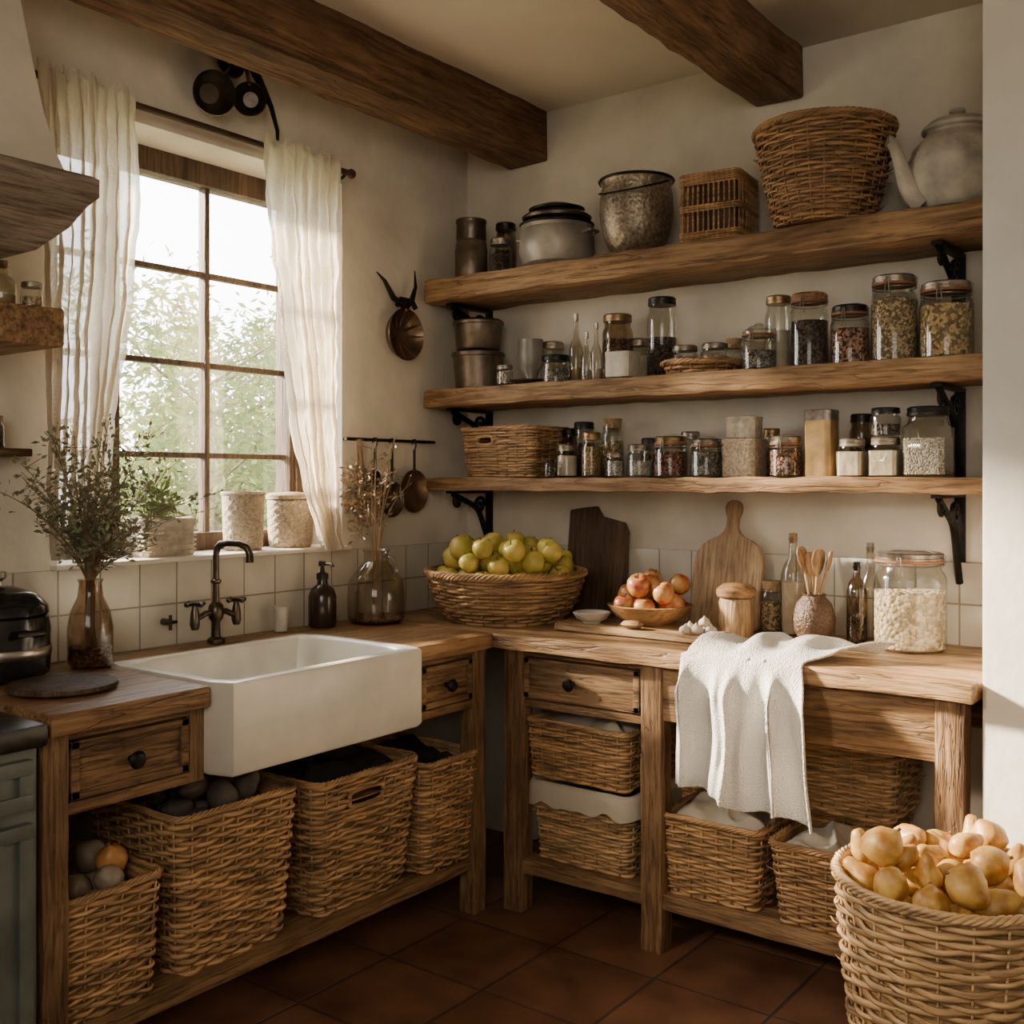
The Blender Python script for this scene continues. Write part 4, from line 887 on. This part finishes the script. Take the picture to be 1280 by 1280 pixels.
# ---------------------------------------------------------------- curtains & rod
t=thing('curtain_rod','dark wooden curtain rod above the window','curtain rod',(.065,0,2.42))
mb=MB(); mb.tube([(0,-1.885,0),(0,-1.3,.002),(0,-.72,0)],.010,10); obj('rod',mb,rod_m,t)
mb=MB(); mb.tube([(0,-.725,0),(0,-.712,0),(0,-.70,0),(0,-.69,0)],[.01,.017,.015,.004],10); obj('finial',mb,rod_m,t)
for y in (-1.86,-.74): mb=MB(); mb.tube([(-.065,y,-.018),(-.01,y,-.018),(0,y,-.012)],.006,8); obj('bracket',mb,iron,t)
def curtain(label,edges,zt,waves,seed,zbot):
    n,m=190,120; vs=[];fs=[]
    def ed(z):
        for (z0,a0,b0),(z1,a1,b1) in zip(edges,edges[1:]):
            if z<=z0 and z>=z1:
                u=(z0-z)/(z0-z1); u=u*u*(3-2*u)*.5+u*.5; return a0+(a1-a0)*u,b0+(b1-b0)*u
        return edges[-1][1:]
    for j in range(m+1):
        z=zt+(zbot-zt)*j/m; a,b=ed(z); v=j/m
        for i in range(n+1):
            u=i/n; am=.009+.012*min(1,v*2.5)
            ph=waves*2*pi*(u+.035*noise.noise(Vector((u*5,0,seed+8))))+2.4*noise.noise(Vector((u*2.5,v*2.2,seed)))
            x=.095+am*sin(ph)*(.7+.6*noise.noise(Vector((u*4,v*2,seed+1))))+.006*sin(ph*2.3+seed+v*2)+.012*noise.noise(Vector((u*5,v*7,seed+4)))+.009*noise.noise(Vector((u*14,v*22,seed+6)))
            y=a+(b-a)*u+.006*cos(ph)+.012*noise.noise(Vector((v*5,u,seed)))*(abs(u-.5)*2)
            z_=z+(.012*sin(u*waves*2*pi*1.5) if j==0 else 0)+(.02*noise.noise(Vector((u*6,1,seed))) if j==m else 0)
            vs.append((x,y,z_))
    for j in range(m):
        for i in range(n): q=j*(n+1)+i; fs.append((q,q+1,q+n+2,q+n+1))
    mb=MB(); mb.add(vs,fs); o=obj('curtain',mb,linen,None,recalc=False,ang=None); return tag(o,label,'curtain')
def yl(px): return ly(px,.09)
curtain('left cream linen curtain gathered beside the window',[(2.45,yl(42),yl(166)),(2.2,yl(50),yl(170)),(1.9,yl(52),yl(162)),(1.6,yl(54),yl(144)),(1.35,yl(58),yl(130)),(1.15,yl(62),yl(114))],2.445,8,3,1.16)
curtain('right cream linen curtain tapering to a point beside the window',[(2.45,yl(328),yl(424)),(2.2,yl(332),yl(421)),(1.9,yl(346),yl(420)),(1.6,yl(362),yl(420)),(1.35,yl(378),yl(421)),(1.2,yl(396),yl(424)),(1.13,yl(404),yl(430))],2.445,6,11,1.14)

# ---------------------------------------------------------------- wall-hung metal things
def pan(name,label,cat,px,py,r,depth,mat,handle,x=.05,tilt=0,tz=0):
    y=ly(px,x); z=zz(py,x,y); t=thing(name,label,cat,(x,y,z),0)
    mb=MB(); mb.lathe([(0,-depth),(r*.5,-depth),(r*.85,-depth*.6),(r,0),(r*.97,.003),(r*.8,-depth*.5),(r*.45,-depth+.004),(0,-depth+.004)],28); mb.xf(Matrix.Rotation(tilt,4,'Z')@Matrix.Rotation(tz,4,'Y')@Matrix.Rotation(-pi/2,4,'Y')@Matrix.Rotation(pi,4,'X')); obj('bowl',mb,mat,t)
    mb=MB(); mb.tube(handle,.006,8); obj('handle',mb,mat,t)
    e=handle[-1]; mb=MB(); mb.tube([e,(-x+.001,e[1],e[2]+.005)],.004,6); obj('hanger',mb,iron,t); return t
def hook(label,px,py,x=0.0,L=.04):
    y=ly(px,x); z=zz(py,x,y); mb=MB(); mb.tube([(0,0,0),(L*.7,0,0),(L,0,.006),(L,0,.02)],.004,8); mb.lathe([(0,-.002),(.012,-.002),(.012,.002),(0,.002)],12); o=obj('wall_hook',mb,iron,None,loc=(x,y,z)); return tag(o,label,'hook')
pan('iron_ladle','left round aged ladle cup hung high on the window wall','ladle',268,116,.066,.055,pewter,[(.0,.03,.055),(.01,.05,.085),(.0,.075,.12)],x=.075,tilt=-.35,tz=.25)
pan('iron_ladle','middle round aged ladle cup tilted beside the larger one','ladle',312,124,.052,.055,pewter,[(.0,.0,.043),(.01,-.02,.08),(-.01,-.03,.13)],x=.075,tilt=-.75,tz=.3)
y=ly(300,.04); z=zz(92,.04,y); t=thing('iron_ladle','long curved iron ladle hanging to the right of the pair','ladle',(.04,y,z))
mb=MB(); mb.tube([(0,-.03,.02),(0,.01,.05),(0,.05,.035),(0,.09,-.02),(0,.125,-.07),(0,.15,-.14),(0,.15,-.17)],[.008,.013,.015,.012,.008,.006,.005],8); obj('handle',mb,iron,t)
mb=MB(); mb.lathe([(0,-.03),(.025,-.028),(.05,-.01),(.054,.0),(.048,.0),(.02,-.024),(0,-.026)],24); mb.xf(Matrix.Translation((0,-.035,.03))@Matrix.Rotation(.9,4,'X')@Matrix.Rotation(pi/2,4,'Y')); obj('bowl',mb,pewter,t)
mb=MB(); mb.tube([(0,.01,.05),(-.039,.01,.05)],.004,6); obj('hanger',mb,iron,t)
hook('small black wall hook holding the three ladles',292,92)
t=pan('copper_scoop','round copper scoop with curled iron horns on the wall by the corner','scoop',508,418,.096,.045,copper,[(0,0,.085),(.0,-.01,.11),(.0,.0,.13)])
mb=MB(); mb.tube([(0,-.01,.10),(0,-.07,.125),(0,-.115,.18),(0,-.155,.205)],[.012,.011,.007,.002],8); mb.tube([(0,0,.10),(0,.03,.13),(0,.05,.18),(0,.045,.24)],[.012,.011,.007,.002],8); mb.tube([(0,-.05,.10),(0,-.03,.125),(0,.03,.125),(0,.05,.10)],.010,8); obj('horn',mb,iron,t)
mb=MB()
for k in range(12):
    a=2*pi*k/12; mb.tube([(-.032,.03*cos(a),.03*sin(a)),(-.022,.06*cos(a),.06*sin(a)),(0,.09*cos(a),.09*sin(a))],.0025,5)
obj('rib',mb,copper,t)
y0=ly(432,.04); y1=ly(543,.04); zr=1.512
t=thing('utensil_rail','thin black utensil rail mounted on the wall under the curtain end','rail',(.04,0,zr))
mb=MB(); mb.tube([(0,y0,0),(0,y1,0)],.006,8); obj('rail',mb,iron,t)
for y in (y0+.03,y1-.03): mb=MB(); mb.tube([(-.04,y,0),(0,y,0)],.005,8); obj('bracket',mb,iron,t)
def hang(px,py,r,lab,name,mat,cat='pan',sx=1):
    x=.045; y=ly(px,x); z=zz(py,x,y); L=zr-z; t=thing(name,lab,cat,(x,y,z))
    mb=MB(); mb.lathe([(0,-.022),(r*.6,-.022),(r*.9,-.010),(r,0),(r*.95,.002),(r*.6,-.016),(0,-.017)],28); mb.xf(Matrix.Rotation(pi/2,4,'Y')); mb.xf(Matrix.Diagonal((1,sx,1,1))); obj('bowl',mb,mat,t)
    mb=MB(); mb.tube([(0,0,r*.9),(0,0,L-.03)],.005,8); mb.tube([(0,0,L-.035),(.008,0,L-.015),(0.004,0,L+.008),(-.008,0,L+.006),(-.012,0,L-.01)],.003,6); obj('handle',mb,iron,t)
hang(490,624,.066,'darker pan hanging left on the utensil rail','hanging_pan',pewter)
hang(518,614,.080,'larger copper pan hanging right on the utensil rail','hanging_pan',copper)
hang(469,600,.04,'slim dark skimmer hanging beside the dried herbs on the rail','skimmer',iron,'skimmer',.7)
x=.045; y=ly(448,x); bouquet('herb_bundle','bundle of dried stalks hanging from the utensil rail',(x+.01,y,zr-.02),-.05,18,.07,-.12,-.34,leaf_d,.026,26,21,kx=(-.03,0),tr=.002)

# ---------------------------------------------------------------- hood, small shelves at left
t=thing('range_hood','plaster range hood with a flared wooden mantel above the cooker','hood',(0,0,0))
def rect(x1,yr,z): return [(.003,-2.95,z),(x1,-2.95,z),(x1,yr,z),(.003,yr,z)]
mb=MB(); mb.loft([rect(.30,-2.10,1.86),rect(.40,-2.03,1.89),rect(.46,-1.985,1.94),rect(.50,-1.965,1.985),rect(.525,-1.95,2.005),rect(.525,-1.95,2.045),rect(.505,-1.96,2.055)]); obj('mantel',mb,hoodw,t,ang=.3)
mb=MB(); mb.loft([rect(.44,-1.975,2.056),rect(.40,-1.98,2.12),rect(.355,-1.985,2.22),rect(.31,-1.99,2.36),rect(.27,-2.0,2.52),rect(.25,-2.01,H)]); obj('canopy',mb,plaster,t,ang=.5)
mb=MB(); mb.box(.003,.29,-2.95,-1.895,1.69,1.785,.008,.06,.004,4); o=obj('wall_shelf',mb,shelf_m); tag(o,'short thick oak shelf beneath the range hood','shelf')
bottle('small round glass bottle on the hood-side shelf',.17,-1.985,1.788,.032,.10,tinted,'water',cork,.3)
jar(0,0,0,0,0,'small glass jar at the end of the hood-side shelf','oats',.5,'tin',xyz=(.22,-1.94,1.788,.026,.06))
mb=MB(); mb.box(.003,.10,-2.95,-1.87,1.43,1.45,.004); o=obj('wall_shelf',mb,beam_m); tag(o,'thin dark ledge below the hood-side shelf','shelf')
jar(0,0,0,0,0,'little smoked jar on the thin dark ledge','herb',.6,'cork',gm=smoke,xyz=(.05,-1.95,1.451,.03,.08))

# ---------------------------------------------------------------- lights, world, camera
sd=Vector((1,.33,-.44)).normalized()
s=bpy.data.lights.new('sun','SUN'); s.energy=52; s.angle=.11; s.color=(1,.83,.62); so=bpy.data.objects.new('sun',s); C.objects.link(so); so.rotation_euler=sd.to_track_quat('-Z','Y').to_euler()
a=bpy.data.lights.new('room_fill','AREA'); a.energy=54; a.size=1.8; a.color=(1,.91,.78); ao=bpy.data.objects.new('room_fill',a); C.objects.link(ao)  # soft fill added behind the camera to brighten the room
ao.location=(3.2,-4.6,2.4); ao.rotation_euler=(Vector((1.0,-.2,1.4))-ao.location).to_track_quat('-Z','Y').to_euler()
p=bpy.data.lights.new('side_fill_spot','SPOT'); p.energy=165; p.spot_size=math.radians(40); p.spot_blend=.9; p.shadow_soft_size=.12; p.color=(1,.83,.62); po=bpy.data.objects.new('side_fill_spot',p); C.objects.link(po)  # added warm spot, brightens towel, floor basket and right wall
po.location=(.85,-3.6,1.85); po.rotation_euler=(Vector((1.88,-.6,.55))-po.location).to_track_quat('-Z','Y').to_euler()
wd=bpy.data.worlds.new('world'); bpy.context.scene.world=wd; wd.use_nodes=True; bg=wd.node_tree.nodes['Background']; bg.inputs[0].default_value=(.95,.97,1,1); bg.inputs[1].default_value=16
cam=bpy.data.cameras.new('camera'); co=bpy.data.objects.new('camera',cam); C.objects.link(co); co.location=(CX,CY,CZ); co.rotation_euler=(pi/2,0,math.atan2(.6,.8))
cam.sensor_width=36; cam.lens=36*FP/1280; cam.shift_y=-40/1280; cam.clip_start=.05
bpy.context.scene.camera=co
